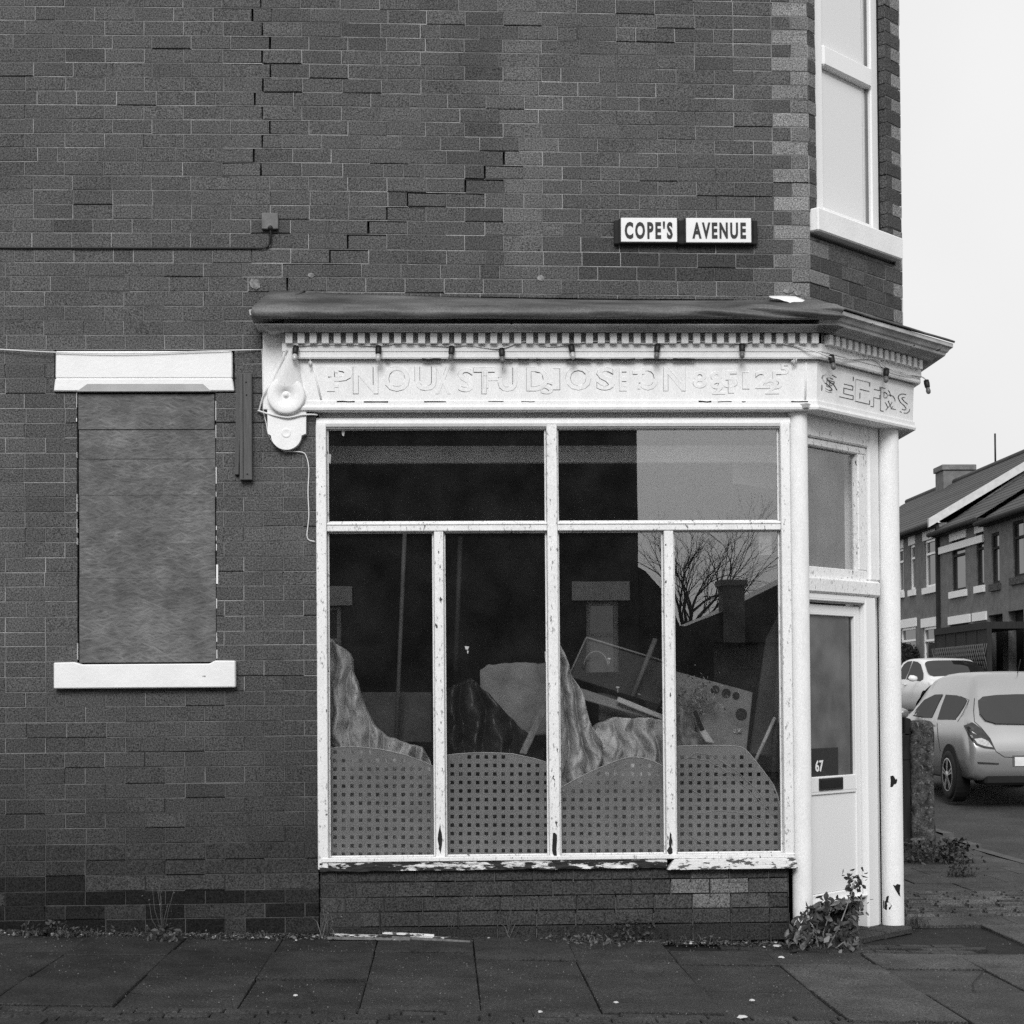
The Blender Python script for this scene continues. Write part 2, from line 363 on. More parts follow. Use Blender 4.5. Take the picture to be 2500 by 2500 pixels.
def tint_front(u, z, i):
    t = 1.04+0.055*random.gauss(0, 1)+0.2*vnoise(u, z, 0.9)+(random.choice((-0.12, 0.16)) if random.random() < 0.06 else 0)
    if z > 3.9:
        c = (LIGHT_U0+LIGHT_U1)/2+0.05*vnoise(0, z, 1.3)
        t += 0.55*math.exp(-((u-c)/0.16)**2)*(0.65+0.5*vnoise(u, z, 3.0))
        if abs(u-c+0.22) < 0.06: t -= 0.2
    if z < 1.9: t *= 0.50+0.50*max(0, (z-0.35)/1.55)     # brick colour gets darker towards the pavement
    return max(0.45, t)
GAP = 0.0027
def lay(fr, i, z0, z1, pl, holes, tintf, n=0.0, depth=0.05, cracks=(), bedopen=(), gap=GAP, light=None):
    """one course between perpends pl"""
    rnd = random.Random(i*31+int(abs(pl[0])*1000))
    for a, b in zip(pl[:-1], pl[1:]):
        g0 = gap if not any(abs(a-c) < 1e-3 for c in cracks) else random.Random(i).uniform(0.0036, 0.0066)
        g1 = gap if not any(abs(b-c) < 1e-3 for c in cracks) else random.Random(i).uniform(0.0036, 0.0066)
        t = tintf((a+b)/2, (z0+z1)/2, i)
        zz = z1-gap-max([0.0]+[q[2] for q in bedopen if a < q[1]-0.02 and b > q[0]+0.02])
        for (c, d, e, f) in sub([(a+g0, b-g1, z0+gap, zz)], holes):
            if d-c > 0.014 and f-e > 0.012:
                bricks.append((fr, c, d, e, f, n+random.uniform(-0.0018, 0.0014), t, depth))
        reg = 0.35*(a+2.2)/4+(0.25 if z0 < 1.6 else 0)+0.5*vnoise(a, z0, 1.1, 5)
        mn = n-0.0012-0.002*random.random(); mt = (0.30+0.70*min(1, max(0, (z0-0.3)/1.5)))*random.uniform(0.5, 1.15)*(0.7 if fr is F1 else 1)
        if random.random() < 0.03+0.20*max(0, reg): mn -= 0.010
        for (c, d, e, f) in sub([(a, b, z0-gap, z0+gap)], holes):
            if d-c > 0.01: mortar.poly([fr(c, mn, e+dzf(fr, c)), fr(d, mn, e+dzf(fr, d)), fr(d, mn, f+dzf(fr, d)), fr(c, mn, f+dzf(fr, c))], [(0, 1, 2, 3)], mt)
        if not any(abs(b-c) < 1e-3 for c in cracks):
            mn = n-0.0012-(0.009 if random.random() < 0.05+0.22*max(0, reg) else 0)+(-0.0 if fr is F1 or z0 > 0.62 or a < U_SH else 0.007)
            for (c, d, e, f) in sub([(b-gap, b+gap, z0+gap, z1-gap)], holes):
                if f-e > 0.01: mortar.poly([fr(c, mn, e+dzf(fr, c)), fr(d, mn, e+dzf(fr, d)), fr(d, mn, f+dzf(fr, d)), fr(c, mn, f+dzf(fr, c))], [(0, 1, 2, 3)], mt)
def dzf(fr, u):
    if fr is F1: return dz(XC)-0.000*u
    return dz(u)

# --- the long front ---------------------------------------------------------
U_L = -4.4
U_SH = PU(776, 1700)                              # left edge of the shopfront
lint = (PU(133, 900), PU(573, 900), PZ(958, 355), PZ(857, 355))
opening = (PU(188, 1300), PU(528, 1300), PZ(1617, 355), PZ(958, 355))
sillr = (PU(136, 1650), PU(577, 1650), PZ(1680, 355), PZ(1615, 355))
HOLES = [lint, opening, sillr, (U_SH, 9, -1, PZ(722, 1340))]
Q_L, Q_S = PU(1890, 640), PU(1935, 640)
for i in range(len(CZ)-1):
    j = i-TOPROWS
    z1, z0 = CZ[i], CZ[i+1]
    cr = [PU(x, COURSE_Y[max(0, min(len(COURSE_Y)-2, j))]+15) for x in [UP.get(j), STEP.get(j)] if x]
    anchors = sorted(cr)
    if not anchors: anchors = [PU(640 if j % 2 else 592, 700)]
    right = XC
    rnd = random.Random(j+100)
    pl = [anchors[0]]
    while pl[0] > U_L: pl.insert(0, pl[0]-(BR if rnd.random() > 0.06 else BR/2)*(1+rnd.uniform(-0.01, 0.01)))
    for a, b in zip(anchors[:-1], anchors[1:]): pl += perps(a, b, rnd)
    q = Q_L if j % 2 else Q_S
    pl += perps(anchors[-1], q, rnd); pl.append(XC+0.0)
    def tf(u, z, k, q=q, j=j):
        if u > q: return (2.5 if j % 2 else 2.05)*random.uniform(0.8, 1.12)*(0.8 if z < 4.1 else 1)
        t = tint_front(u, z, k)
        if z < PZ(2178, 300): t = random.choice((0.12, 0.14, 0.16, 0.2, 0.28, 0.45))
        elif z < PZ(2140, 300): t = 0.62 if u > -2.2 else 0.2
        elif z < PZ(2063, 300): t *= 0.9
        if PU(1420) < u < PU(1890) and 4.0 < z < 4.33 and (z < 4.22): t *= 0.62+0.1*random.random()      # soot round the street name
        return t
    bo = []
    if j in STEP and (j+1) in STEP:                # the bed opens between one step and the next
        bo = [(min(cr[-1], PU(STEP[j+1], 500)), max(cr[-1], PU(STEP[j+1], 500)), 0.007)]
    if j == 17: bo = [(PU(750, 644), PU(805, 644), 0.007)]
    if j in UP and (j+1) in UP: bo = bo+[(PU(min(UP[j], UP[j+1])-8, 200), PU(max(UP[j], UP[j+1])+8, 200), 0.0028)]
    nn = 0.012 if z1 < PZ(2055, 300) else 0.0      # the plinth stands a little proud
    # open beds belong to the course below the joint
    lay(F0, j, z0, z1, pl, HOLES, tf, n=nn, cracks=cr, bedopen=BO if i else ())
    BO = bo
# --- the chamfer above the shop ---------------------------------------------
def CUz(x, y, n=0.0): return cp(x, y, n)
W_U0, W_U1 = CUz(1994, 420)[0], CUz(2164, 400)[0]
W_Z0, W_Z1 = CUz(2050, 545)[1], CUz(2050, 545)[1]+2.05
S_U0, S_U1 = CUz(1979, 525)[0]+0.0, CUz(2204, 610, 0.05)[0]
S_Z0, S_Z1 = CUz(1980, 556, 0.05)[1], CUz(1980, 499, 0.05)[1]
Z_CORN = PZ(735, 1900)
H2 = [(W_U0, W_U1, W_Z0-0.01, W_Z1), (S_U0, S_U1, S_Z0, S_Z1), (-1, 9, -1, Z_CORN-0.06)]
for i in range(len(CZ)-1):
    j = i-TOPROWS; z1, z0 = CZ[i], CZ[i+1]
    if z1 < Z_CORN-0.1: break
    rnd = random.Random(j+500)
    q = 0.115 if j % 2 else 0.215
    e = CH-(0.115 if j % 2 else 0.215)
    pl = [0.0]+[q]+perps(q, e, rnd)+[CH]
    def tf2(u, z, k, q=q, e=e, j=j):
        if u < q: return (2.0 if j % 2 == 0 else 0.85)*random.uniform(0.85, 1.1)
        if u > e: return (2.5 if j % 2 else 0.8)*random.uniform(0.85, 1.1)
        return random.uniform(0.68, 1.0)*(1.25 if random.random() < 0.2 else 1)
    lay(F1, j, z0, z1, pl, H2, tf2)
# --- the low wall under the shop window -------------------------------------
BY = [2120, 2154, 2191, 2227, 2262, 2305]
BZ = [PZ(y, 1000) for y in BY]
B0, B1 = U_SH+0.004, PU(1925, 2200)
for k in range(5):
    z1, z0 = BZ[k], BZ[k+1]; rnd = random.Random(k+900); st = (0.10, 0.21, 0.15, 0.24, 0.12)[k]
    pl = [B0, B0+st]+perps(B0+st, B1, rnd)
    def tf3(u, z, kk, k=k):
        t = 0.60*random.uniform(0.88, 1.14)*(0.6 if k == 4 else 1)
        d = ((u-PU(1740))/0.36)**2+((z-PZ(2175))/0.12)**2
        return t*(1+2.6*max(0, 1-d))
    if k < 3: lay(F0, 300+k, z0, z1, pl, [], tf3, n=-0.012, gap=0.0030)
    else: lay(F0, 300+k, z0, z1, pl, [], tf3, n=0.035 if k == 4 else 0.02, depth=0.08, gap=0.0030)

# build: the 300 that show largest singly, the others joined
def seen(b):
    fr, u0, u1, z0, z1, n, t, d = b
    p = fr((u0+u1)/2, n, (z0+z1)/2); vis = -4.35 < p[0] and p[2] < 5.5
    inpic = (-2.62 < p[0] < 3.1) and 0 < p[2] < 5.5
    return ((u1-u0)*(z1-z0)*(0.75 if fr is F1 else 1) if inpic else 0)/(abs(p[1]+DIST)**2)
cand = sorted(bricks, key=lambda b: (-round(seen(b)*2e4), abs(b[1]-0.3)+abs(b[3]-3.0)))
single = cand[:300]; rest = cand[300:]
def put_brick(mb, b):
    fr, u0, u1, z0, z1, n, t, d = b
    mb.brick(fr, u0, u1, n-d, n, z0, z1, 0.003, t, (lambda u: dzf(fr, u)) if (z0 > 3.3 and u0 > -0.9) or fr is F1 else None, 0.0018)
wallp = MB()                                       # the body of the wall behind the facing bricks, with its openings
def slab_wall(mb, fr, u0, u1, z0, z1, holes, n0, n1):
    us = sorted({u0, u1}|{min(max(v, u0), u1) for h in holes for v in h[:2]}); zs = sorted({z0, z1}|{min(max(v, z0), z1) for h in holes for v in h[2:]})
    for a, b in zip(us[:-1], us[1:]):
        for c, d in zip(zs[:-1], zs[1:]):
            if b-a < 1e-4 or d-c < 1e-4: continue
            if any(h[0]-1e-4 <= a and b <= h[1]+1e-4 and h[2]-1e-4 <= c and d <= h[3]+1e-4 for h in holes): continue
            mb.box(fr, a, b, n0, n1, c, d)
ZT = CZ[0]
Z_SILL, Z_HEAD = PZ(2100), PZ(1010)
slab_wall(wallp, F0, U_L, 2.05, -0.1, ZT, [opening, (U_SH+0.01, 2.3, Z_SILL, Z_HEAD+0.03)], -0.24, -0.055)
slab_wall(wallp, F1, 0.06, CH, Z_HEAD+0.06, ZT, [(W_U0, W_U1, W_Z0-0.01, W_Z1)], -0.22, -0.055)
wallp.box(FW, 2.05, XC-0.004, 0.056, 0.2, Z_HEAD+0.04, ZT)
wallp.box(FW, PC2[0]-0.25, PC2[0], PC2[1]+0.05, 9, Z_HEAD+0.06, ZT); wallp.box(FW, 2.66, 2.86, PC2[1]+0.09, 9, -0.05, Z_HEAD+0.05)       # the side wall along the side street
wallp.box(FW, U_L, PC2[0]-0.26, 9, 9.2, -0.05, ZT)
wallp.box(FW, U_L-0.2, U_L-0.01, 0, 9.2, -0.05, ZT)
wallp.box(FW, U_L-0.2, PC2[0]-0.3, 0.3, 9, ZT-0.1, ZT+0.02)
wp = wallp.build('wall', 'core', shop)
for b in single:
    mb = MB(); put_brick(mb, b); c = b[0]((b[1]+b[2])/2, b[5], (b[3]+b[4])/2)
    mb.build('brick', 'brick', wp, origin=c)
mb = MB()
for b in rest: put_brick(mb, b)
stuff(mb.build('brick', 'brick', shop))
mortar.build('mortar', 'mortar', shop, fix=False)
# render patches knocked off the wall, the dab of cement over the cornice
for (x, y, s) in ((622, 693, 22), (760, 672, 11), (1320, 680, 14), (1925, 708, 18), (1948, 716, 12)):
    u, z = fp(x, y, 0.003); k = s*0.8/408; mb = MB()
    P = [(u+k*math.cos(a)*random.uniform(0.6, 1.1), z+k*0.8*math.sin(a)*random.uniform(0.6, 1.1)) for a in np.linspace(0, 6.283, 10)[:-1]]
    mb.prism(F0, P, 0.0025, 0.005); mb.build('cement_patch', 'cement', shop)

# --- boarded window -----------------------------------------------------------
mb = MB(); a, b, c, d = lint
zc = PZ(925, 355)
k = 0.012
mb.prism(F0, [(a+0.01, zc), (b-0.012, zc), (b-0.012, d-0.004), (a+0.012, d-0.004)], -0.10, 0.022)
mb.prism(F0, [(a, c+0.004), (b, c+0.004), (b-0.011, zc-0.0005), (a+0.009, zc-0.0005)], -0.10, 0.024)
mb.build('lintel', 'stone_white', shop, bevel=0.006)
mb = MB()
u0, u1, u2, u3 = PU(190, 955), PU(215, 955), PU(497, 955), PU(517, 955); z0, z1 = PZ(957, 355), PZ(939, 355)
mb.poly([F0(u0, 0.0255, z0), F0(u3, 0.0255, z0), F0(u2, 0.0265, z1), F0(u1, 0.0265, z1), F0(u0, 0.024, z0), F0(u3, 0.024, z0), F0(u2, 0.024, z1), F0(u1, 0.024, z1)],
        [(0, 1, 2, 3), (4, 5, 1, 0), (5, 6, 2, 1), (6, 7, 3, 2), (7, 4, 0, 3)])
mb.build('lintel_chamfer', 'midgrey', shop)  # chamfer strip coloured greyer than the white lintel
mb = MB(); a, b, c, d = sillr
mb.prism(F0, [(a, c), (b, c), (b, d), (b-0.12, d+0.002), (b-0.15, d-0.016), (a+0.16, d-0.016), (a+0.12, d-0.002), (a, d-0.004)], -0.12, 0.055)
mb.build('window_sill', 'stone_white', shop, bevel=0.006)
bw = thing('window_board', 'strand board sheets nailed over the blind window between white lintel and sill', 'boarding', (opening[0]+0.4, 0.02, opening[2]))
ys = [1617, 1411, 1208, 1120, 1048, 961]
for k in range(5):
    mb = MB(); e = (0.0003, 0.0003, 0.0005, 0.0012, 0.0012)[k]
    z0, z1 = PZ(ys[k], 355)+e, PZ(ys[k+1], 355)-e
    mb.box(F0, opening[0]+0.008+0.002*(k % 2), opening[1]-0.006-0.003*(k % 3 == 1), -0.052, (-0.019, -0.0185, -0.017, -0.014, -0.007)[k], z0, z1)
    mb.build('board_sheet', 'osb', bw, bevel=0.0008)
mb = MB()                                          # torn white sealant down the sides of the boards
for sgn, uu in ((0, opening[0]), (1, opening[1])):
    z = opening[2]+0.02
    while z < opening[3]-0.05:
        h = random.uniform(0.015, 0.12)
        wd = random.choice((0.0015, 0.002, 0.002, 0.003, 0.003, 0.010))*(0.6 if sgn == 0 else 1)
        if random.random() < (0.35 if sgn == 0 else 0.7): mb.box(F0, uu-(wd*0.5 if sgn == 0 else 0.001), uu+(0.001 if sgn == 0 else wd), -0.05, 0.0025, z, z+h)
        z += h+random.uniform(0.0, 0.05)
mb.build('sealant', 'white', bw)

# --- timber battens on the wall -------------------------------------------------
bt = thing('timber_batten', 'pair of weathered timber battens screwed upright on brick left of the shopfront', 'batten', (PU(600), -0.03, PZ(1174)))
mb = MB(); mb.box(F0, PU(587, 1040), PU(617, 1040), 0.0, 0.05, PZ(1174, 600), PZ(915, 600)); mb.build('board', 'batten', bt, bevel=0.003)
mb = MB(); P = [(PU(574, 1160), PZ(1160, 580)), (PU(584, 1160), PZ(1160, 580)), (PU(590.5, 918), PZ(917, 580)), (PU(579, 918), PZ(917, 580))]
mb.prism(F0, P, 0.0, 0.03); mb.build('board', 'batten', bt, bevel=0.002)
mb = MB(); mb.box(F0, PU(595, 1040), PU(596.5, 1040), 0.0501, 0.0512, PZ(1170, 600), PZ(917, 600)); 
for (x, y) in ((603, 937), (604, 968), (606, 1160)): mb.lathe(F0(PU(x, y), 0.050, PZ(y, 600)), (0, -1, 0), [(0.005, 0), (0.005, 0.0015), (0, 0.0015)], 8)
mb.build('groove', 'dark', bt)

# --- shopfront joinery -----------------------------------------------------------
zS, zH = PZ(2092), PZ(1036)                         # sill lip, head
zT0, zT1 = PZ(1296), PZ(1274)
GN = -0.045                                         # plane of the glass
fr = thing('shop_window', 'white timber shop window with six dirty panes and rotten sill facing the pavement', 'window', (0.6, 0.03, zS))
def post(x0, x1, z0, z1, n1, name='post', m='flaky', n0=-0.075, lean=0.0, bev=0.004):
    mb = MB(); a, b = PU(x0), PU(x1)
    mb.prism(F0, [(a, z0), (b, z0), (b, z1), (a, z1)], n0, n1); return mb.build(name, m, fr, bevel=bev)
post(774, 799, zS-0.06, zH, 0.022, 'post')
post(1338, 1363, zS+0.003, zH-0.001, 0.012, 'mullion')
post(1909, 1932, zS+0.003, zH, 0.022, 'post')
post(1061, 1084, zS+0.003, zT0-0.001, 0.004, 'mullion')
post(1623, 1646, zS+0.003, zT0-0.001, 0.004, 'mullion')
for a, b in ((799.5, 1337.5), (1363.5, 1908.5)):
    mb = MB(); mb.box(F0, PU(a), PU(b), -0.075, 0.008, zT0, zT1); mb.box(F0, PU(a), PU(b), -0.03, 0.014, zT1-0.018, zT1-0.006)
    mb.build('transom', 'flaky', fr, bevel=0.004)
mb = MB()
hp = [(-0.08, PZ(1045)), (-0.01, PZ(1045)), (-0.005, PZ(1041)), (0.006, PZ(1041)), (0.012, PZ(1036)), (0.014, PZ(1034)), (0.010, PZ(1026)), (-0.005, PZ(1020)), (-0.03, PZ(1017)), (-0.055, PZ(1014)), (-0.055, PZ(1002)), (-0.08, PZ(1002))]
mb.poly([F0(u, n, z) for u in (PU(775), PU(1934)) for n, z in hp], [(j, j+1, len(hp)+j+1, len(hp)+j) for j in range(len(hp)-1)]+[tuple(range(len(hp))), tuple(range(len(hp), 2*len(hp)))])
mb.build('head', 'white', fr)
# glazing beads: a thin ragged putty line round every pane
panes = [(799.5, 1337.5, zT1, zH-0.02), (1363.5, 1908.5, zT1, zH-0.02), (799.5, 1060.5, zS+0.006, zT0), (1084.5, 1337.5, zS+0.006, zT0), (1363.5, 1622.5, zS+0.006, zT0), (1646.5, 1908.5, zS+0.006, zT0)]
for (a, b, z0, z1) in panes:
    u0, u1 = PU(a), PU(b)
    mb = MB(); q = 0.011
    for (c, d, e, f) in ((u0, u0+q, z0, z1), (u1-q, u1, z0, z1), (u0+q, u1-q, z0, z0+q), (u0+q, u1-q, z1-q*0.8, z1)):
        mb.box(F0, c+0.0005, d-0.0005, GN-0.006, GN+0.012, e+0.0005, f-0.0005)
    mb.build('glazing_bead', 'flaky', fr, bevel=0.005)
    mb = MB(); mb.box(F0, u0+0.002, u1-0.002, GN-0.003, GN+0.001, z0+0.002, z1-0.002); mb.build('pane', 'glass', fr)
# sill: lip, rotten nosing, the newer board at the right end
mb = MB(); mb.box(F0, PU(783), PU(1934), -0.075, 0.030, PZ(2099), PZ(2089)); mb.build('sill_lip', 'flaky', fr, bevel=0.003)
mb = MB()
def sill_fn(x0, x1, y0, y1, n0, rough):
    N = 90
    def fn(s, t):
        u = PU(x0)+(PU(x1)-PU(x0))*s; j = rough*noise.noise(Vector((u*9, t*6, 1)))+rough*0.7*noise.noise(Vector((u*33, t*9, 4)))
        return F0(u, n0+j*(1 if 0 < t else 0.2), PZ(y0)+(PZ(y1)-PZ(y0))*t+0.004*noise.noise(Vector((u*7, t, 9))))
    return fn
mb.grid(sill_fn(778, 1622, 2100, 2121, 0.022, 0.014), 140, 6); mb.box(F0, PU(778), PU(1622), -0.075, 0.004, PZ(2121), PZ(2100))
mb.build('sill', 'rotten', fr)
mb = MB()
mb.prism(F0, [(PU(1640), PZ(2099.5)), (PU(1934), PZ(2099.5)), (PU(1938), PZ(2125)), (PU(1622), PZ(2126))], -0.03, 0.044)
mb.build('sill_board', 'scaly', fr, bevel=0.002)
# bare dark patches where the paint and wood are gone at the feet of the mullions
mb = MB()
for (x, y, w_, h, n) in ((1071, 2046, 7, 72, 0.0046), (1350, 2062, 11, 66, 0.0126), (1632, 2056, 6, 44, 0.0046), (1630, 2080, 9, 20, 0.0047)):
    P = []
    for k in range(14):
        a = 2*math.pi*k/14; P.append((PU(x)+w_/408*0.8*math.cos(a)*random.uniform(0.5, 1.1), PZ(y)+h/408/2*math.sin(a)*random.uniform(0.8, 1.1)))
    mb.prism(F0, P, n-0.003, n)
mb.build('rotten_patch', 'soot', fr)

# --- fascia, cornice, dentils --------------------------------------------------
UL = PU(757, 990)
NS = [(-1, 0), (0, -1), (C45, -C45), (1, 0)]
def path(ul, back=0.0): return [(ul, 0.0+back), (ul, 0.0), (XC, 0.0), PC2, (PC2[0], PC2[1]+0.9)]
FX = lambda y, n: PZ(y, 1300, n)
fas = MB()
prof = [(-0.12, FX(1003, 0.055)+0.006), (0.055, FX(1003, 0.055)), (0.066, FX(1000, 0.065)), (0.070, FX(994, 0.07)), (0.066, FX(990, 0.065)), (0.060, FX(989.5, 0.06)), (0.060, FX(979, 0.06)),
        (0.050, FX(978, 0.05)), (0.059, FX(882, 0.059)), (0.059, FX(880.5, 0.059)), (0.05, FX(880, 0.05)), (0.05, FX(876.5, 0.05)), (0.095, FX(876, 0.095)), (0.10, FX(872, 0.10)), (0.098, FX(859, 0.1)),
        (0.104, FX(858, 0.10)), (0.104, FX(839, 0.10)), (0.07, FX(838.5, 0.07)), (-0.05, FX(838.5, 0.07))]
FUL = PU(735, 900)
fas.sweep([(FUL, 0.02), (FUL, 0.0), (XC, 0.0), PC2, (PC2[0], PC2[1]+0.9)], NS, prof)
fo = fas.build('fascia', 'white', shop)
corn = MB()
UCL = PU(708, 800)
UCL = PU(733, 800)
cy_ = [(0.02, FX(839, 0.1)+0.001), (0.100, FX(839, 0.1)+0.001), (0.100, FX(812, 0.1)), (0.150, FX(811.5, 0.15)), (0.172, FX(809, 0.17)), (0.178, FX(805, 0.18)), (0.19, FX(800, 0.19)), (0.215, FX(795, 0.21)), (0.245, FX(793, 0.24))]
gap_ = [(0.245, FX(790, 0.25)), (0.09, FX(789, 0.09)), (0.09, FX(776, 0.09)), (0.27, FX(770, 0.27)), (0.275, FX(757, 0.275)), (0.0, FX(738, 0.0))]
top_ = [(0.25, FX(786, 0.25)), (0.262, FX(782, 0.26)), (0.275, FX(772, 0.275)), (0.292, FX(768, 0.285)), (0.292, FX(758, 0.285)), (0.0, FX(738, 0.0))]
corn.sweep([(UCL, 0.06), (UCL, 0.0), (XC, 0.0), (XC+0.003, 0.003)], NS[:3], cy_+gap_)
corn.sweep([(XC-0.003, 0.0), (XC, 0.0), PC2, (PC2[0], PC2[1]+0.9)], NS[1:], cy_+top_)
corn.build('cornice', 'dirtywhite', shop)
den = []
zt0, zt1 = FX(838.3, 0.14), FX(812.5, 0.14)
pit = (PU(1990, 825, 0.13)-PU(697, 825, 0.13))/44.3
u = PU(697, 825, 0.13); k = 0
dm = {}
for fr_, us in ((F0, [u+pit*q for q in range(45)]), (F1, [-0.012+pit*q for q in range(16)])):
    for q, u0 in enumerate(us):
        mb = MB(); mb.box(fr_, u0, u0+pit*0.58, 0.099, 0.142, zt0+random.uniform(0, 0.002), zt1)
        mb.build('dentil', 'dirtydentil' if 'dirtydentil' in M else 'white', fo, bevel=0.002, origin=fr_(u0+pit*0.29, 0.12, (zt0+zt1)/2))
# lead dressed over the front of the cornice, sagging and creased
mb = MB()
Ua, Ub = PU(617, 730, 0.28), XC+0.122
def lead_fn(s, t):
    u = Ua+(Ub-Ua)*s
    y = 712+22*math.sin(min(1, s*1.35)*math.pi/2) - 4*max(0, s-0.8)/0.2
    ztop = PZ(y, 1300, 0.01)+dz(u)*0.0; sag = 0.006*noise.noise(Vector((u*2.2, 0, 3)))
    kk = max(0, s-0.68)/0.32
    crease = 0.022*kk*math.sin(26*(u*0.55-t*0.55)+2*noise.noise(Vector((u*2, t, 0))))+0.010*noise.noise(Vector((u*5, t*3, 7)))
    if t < 0.45:
        q = t/0.45; n = 0.008+(0.296-0.008)*q; z = ztop+(FX(752, 0.29)-ztop)*q+crease*q
    elif t < 0.9:
        q = (t-0.45)/0.45; n = 0.296+0.016*math.sin(q*math.pi)+crease*0.8; z = FX(752, 0.29)+(FX(775, 0.29)-FX(752, 0.29))*q+sag*q
    else:
        q = (t-0.9)/0.1; n = 0.296-0.03*q; z = FX(775, 0.29)+sag-0.001*q
    # mitred ends
    un = u-(n-0.28)*0.9*(1-s) if s < 0.02 else u
    if s > 0.96: un = u+(XC+0.414*n-u)*(s-0.96)/0.04
    if s < 0.001: un = Ua+(0.296-n)*0.25
    return F0(un, n, z)
mb.grid(lead_fn, 150, 20); lo = mb.build('lead_flashing', 'lead', shop)
sm = lo.modifiers.new('thickness', 'SOLIDIFY'); sm.thickness = 0.004; sm.offset = 1
mb = MB()                                          # the felt over the chamfer's cornice
def felt(s, t):
    n = 0.002+(0.30-0.002)*t; u = -0.414*n+(CH+0.828*n)*s
    return F1(u, n, FX(738, 0.0)+0.006+(FX(758, 0.292)-FX(738, 0.0))*t+0.004*noise.noise(Vector((u*4, n*5, 2))))
mb.grid(felt, 30, 6); lo = mb.build('roofing_felt', 'lead', shop)
sm = lo.modifiers.new('thickness', 'SOLIDIFY'); sm.thickness = 0.014; sm.offset = 1
mb = MB()                                          # torn white sheet lifting at the corner
def flap(s, t):
    x = 1878+140*s; y0 = 722+22*max(0, s-0.45)/0.55+6*s; y1 = 724+24*math.sin(min(1, s*1.3)*1.57)+2*noise.noise(Vector((s*9, 0, 0)))
    u, z = fp(x, y0+(y1-y0)*t, 0.03+0.10*t); return F0(u, 0.03+0.10*t+0.02*math.sin(s*5), z)
mb.grid(flap, 20, 4); lo = mb.build('torn_sheet', 'white', shop)
sm = lo.modifiers.new('thickness', 'SOLIDIFY'); sm.thickness = 0.003

# fascia: beaded frame of the name board, old lettering showing through the paint
mb = MB()
def pn(y): return 0.05+(0.059-0.05)*(978-y)/(978-882)
for (x0, y0, x1, y1) in ((762, 884, 784, 975), (1968, 884, 1966, 975)):
    pts = []
    for t in (0, 0.5, 1):
        x = x0+(x1-x0)*t; y = y0+(y1-y0)*t; u, z = fp(x, y, pn(y)+0.002); pts.append(F0(u, pn(y)+0.002, z))
    mb.tube(pts, 0.006, 6)
for (x, y) in ((757, 884), (1944, 876), (1938, 880)):
    u, z = fp(x, y, 0.1); mb.lathe(F0(u, 0.056, z), (0, -1, 0), [(0.012, 0), (0.012, 0.02), (0.007, 0.03), (0, 0.032)], 10)
    mb.tube([F0(u, 0.085, z-0.028), F0(u, 0.10, z), F0(u, 0.085, z+0.028)], 0.005, 6)
mb.build('name_board_frame', 'white', fo)
GH = [('P', 797, 860, 894, 956), ('N', 861, 924, 894, 962), ('O', 936, 1001, 892, 956), ('U', 1012, 1066, 894, 954), ('X', 1062, 1100, 894, 962), ('S', 1117, 1156, 898, 957), ('T', 1156, 1208, 896, 962), ('U', 1215, 1263, 896, 956),
      ('D', 1285, 1338, 896, 955), ('I', 1349, 1368, 898, 952), ('O', 1380, 1444, 893, 953), ('S', 1456, 1500, 896, 953), ('E', 1512, 1530, 897, 955), ('T', 1545, 1575, 905, 950), ('O', 1556, 1607, 894, 953), ('N', 1620, 1674, 894, 955),
      ('8', 1692, 1725, 906, 948), ('8', 1735, 1763, 906, 950), ('5', 1768, 1801, 905, 947), ('1', 1812, 1830, 908, 950), ('2', 1844, 1880, 905, 949), ('5', 1884, 1910, 906, 950), ('2', 1868, 1902, 925, 962), ('5', 1905, 1925, 888, 915),
      ('E', 800, 826, 902, 946), ('H', 1180, 1230, 903, 948), ('S', 1320, 1350, 930, 962), ('2', 1740, 1770, 928, 963), ('1', 1778, 1792, 926, 960)]
cr_ = MB(); rl = MB()
for (ch, x0, x1, y0, y1) in GH:
    rr = random.Random(x0)
    u0, zt = fp(x0, y0, 0.07); u1, zb = fp(x1, y1, 0.055)
    ph = rr.uniform(0, 9)
    nb = pn(y1)+0.0015
    cut = 0.0 if len(ch) and rr.random() < 0.6 else 0.08
    fit_text(cr_, F0, ch, u0, u1, zb, zt, nb, outline=0.0095, lean=pn(y0)-pn(y1), bold=0.02, keep=lambda p: noise.noise(Vector((p[0]*26+ph, p[2]*26, ph))) > -0.02+cut)
    fit_text(rl, F0, ch, u0+0.001, u1+0.001, zb+0.0015, zt+0.0015, nb-0.0005, lean=pn(y0)-pn(y1), bold=0.02, ext=0.002)
for (ch, x0, y0, x1, y1) in (('S', 2010, 904, 2046, 964), ('E', 2053, 906, 2086, 974), ('E', 2092, 920, 2126, 985), ('F', 2130, 932, 2150, 996), ('R', 2154, 940, 2185, 1008), ('S', 2196, 952, 2224, 1010), ('5', 2020, 925, 2040, 960), ('2', 2168, 955, 2190, 1006)):
    rr = random.Random(x0); ph = rr.uniform(0, 9)
    u0, za = cp(x0, y0, 0.07); u1, zb = cp(x1, y1, 0.06)
    uo, zt2 = cp(x0, y0, 0.07); zb = cp((x0+x1)/2, y1, 0.05)[1]; zt2 = cp((x0+x1)/2, y0+(8 if ch != '5' else 3), 0.07)[1]
    fit_text(cr_, F1, ch, u0, u1, zb, zt2, 0.0525, outline=0.011, lean=0.006, bold=0.02, keep=lambda p: noise.noise(Vector((p[0]*24+ph, p[2]*24, ph))) > -0.02)
rl.build('raised_lettering', 'white', fo)
cr_.build('paint_crack', 'crackline', fo)
mb = MB()                                          # gaps where the beading has split away along the board
rr = random.Random(5)
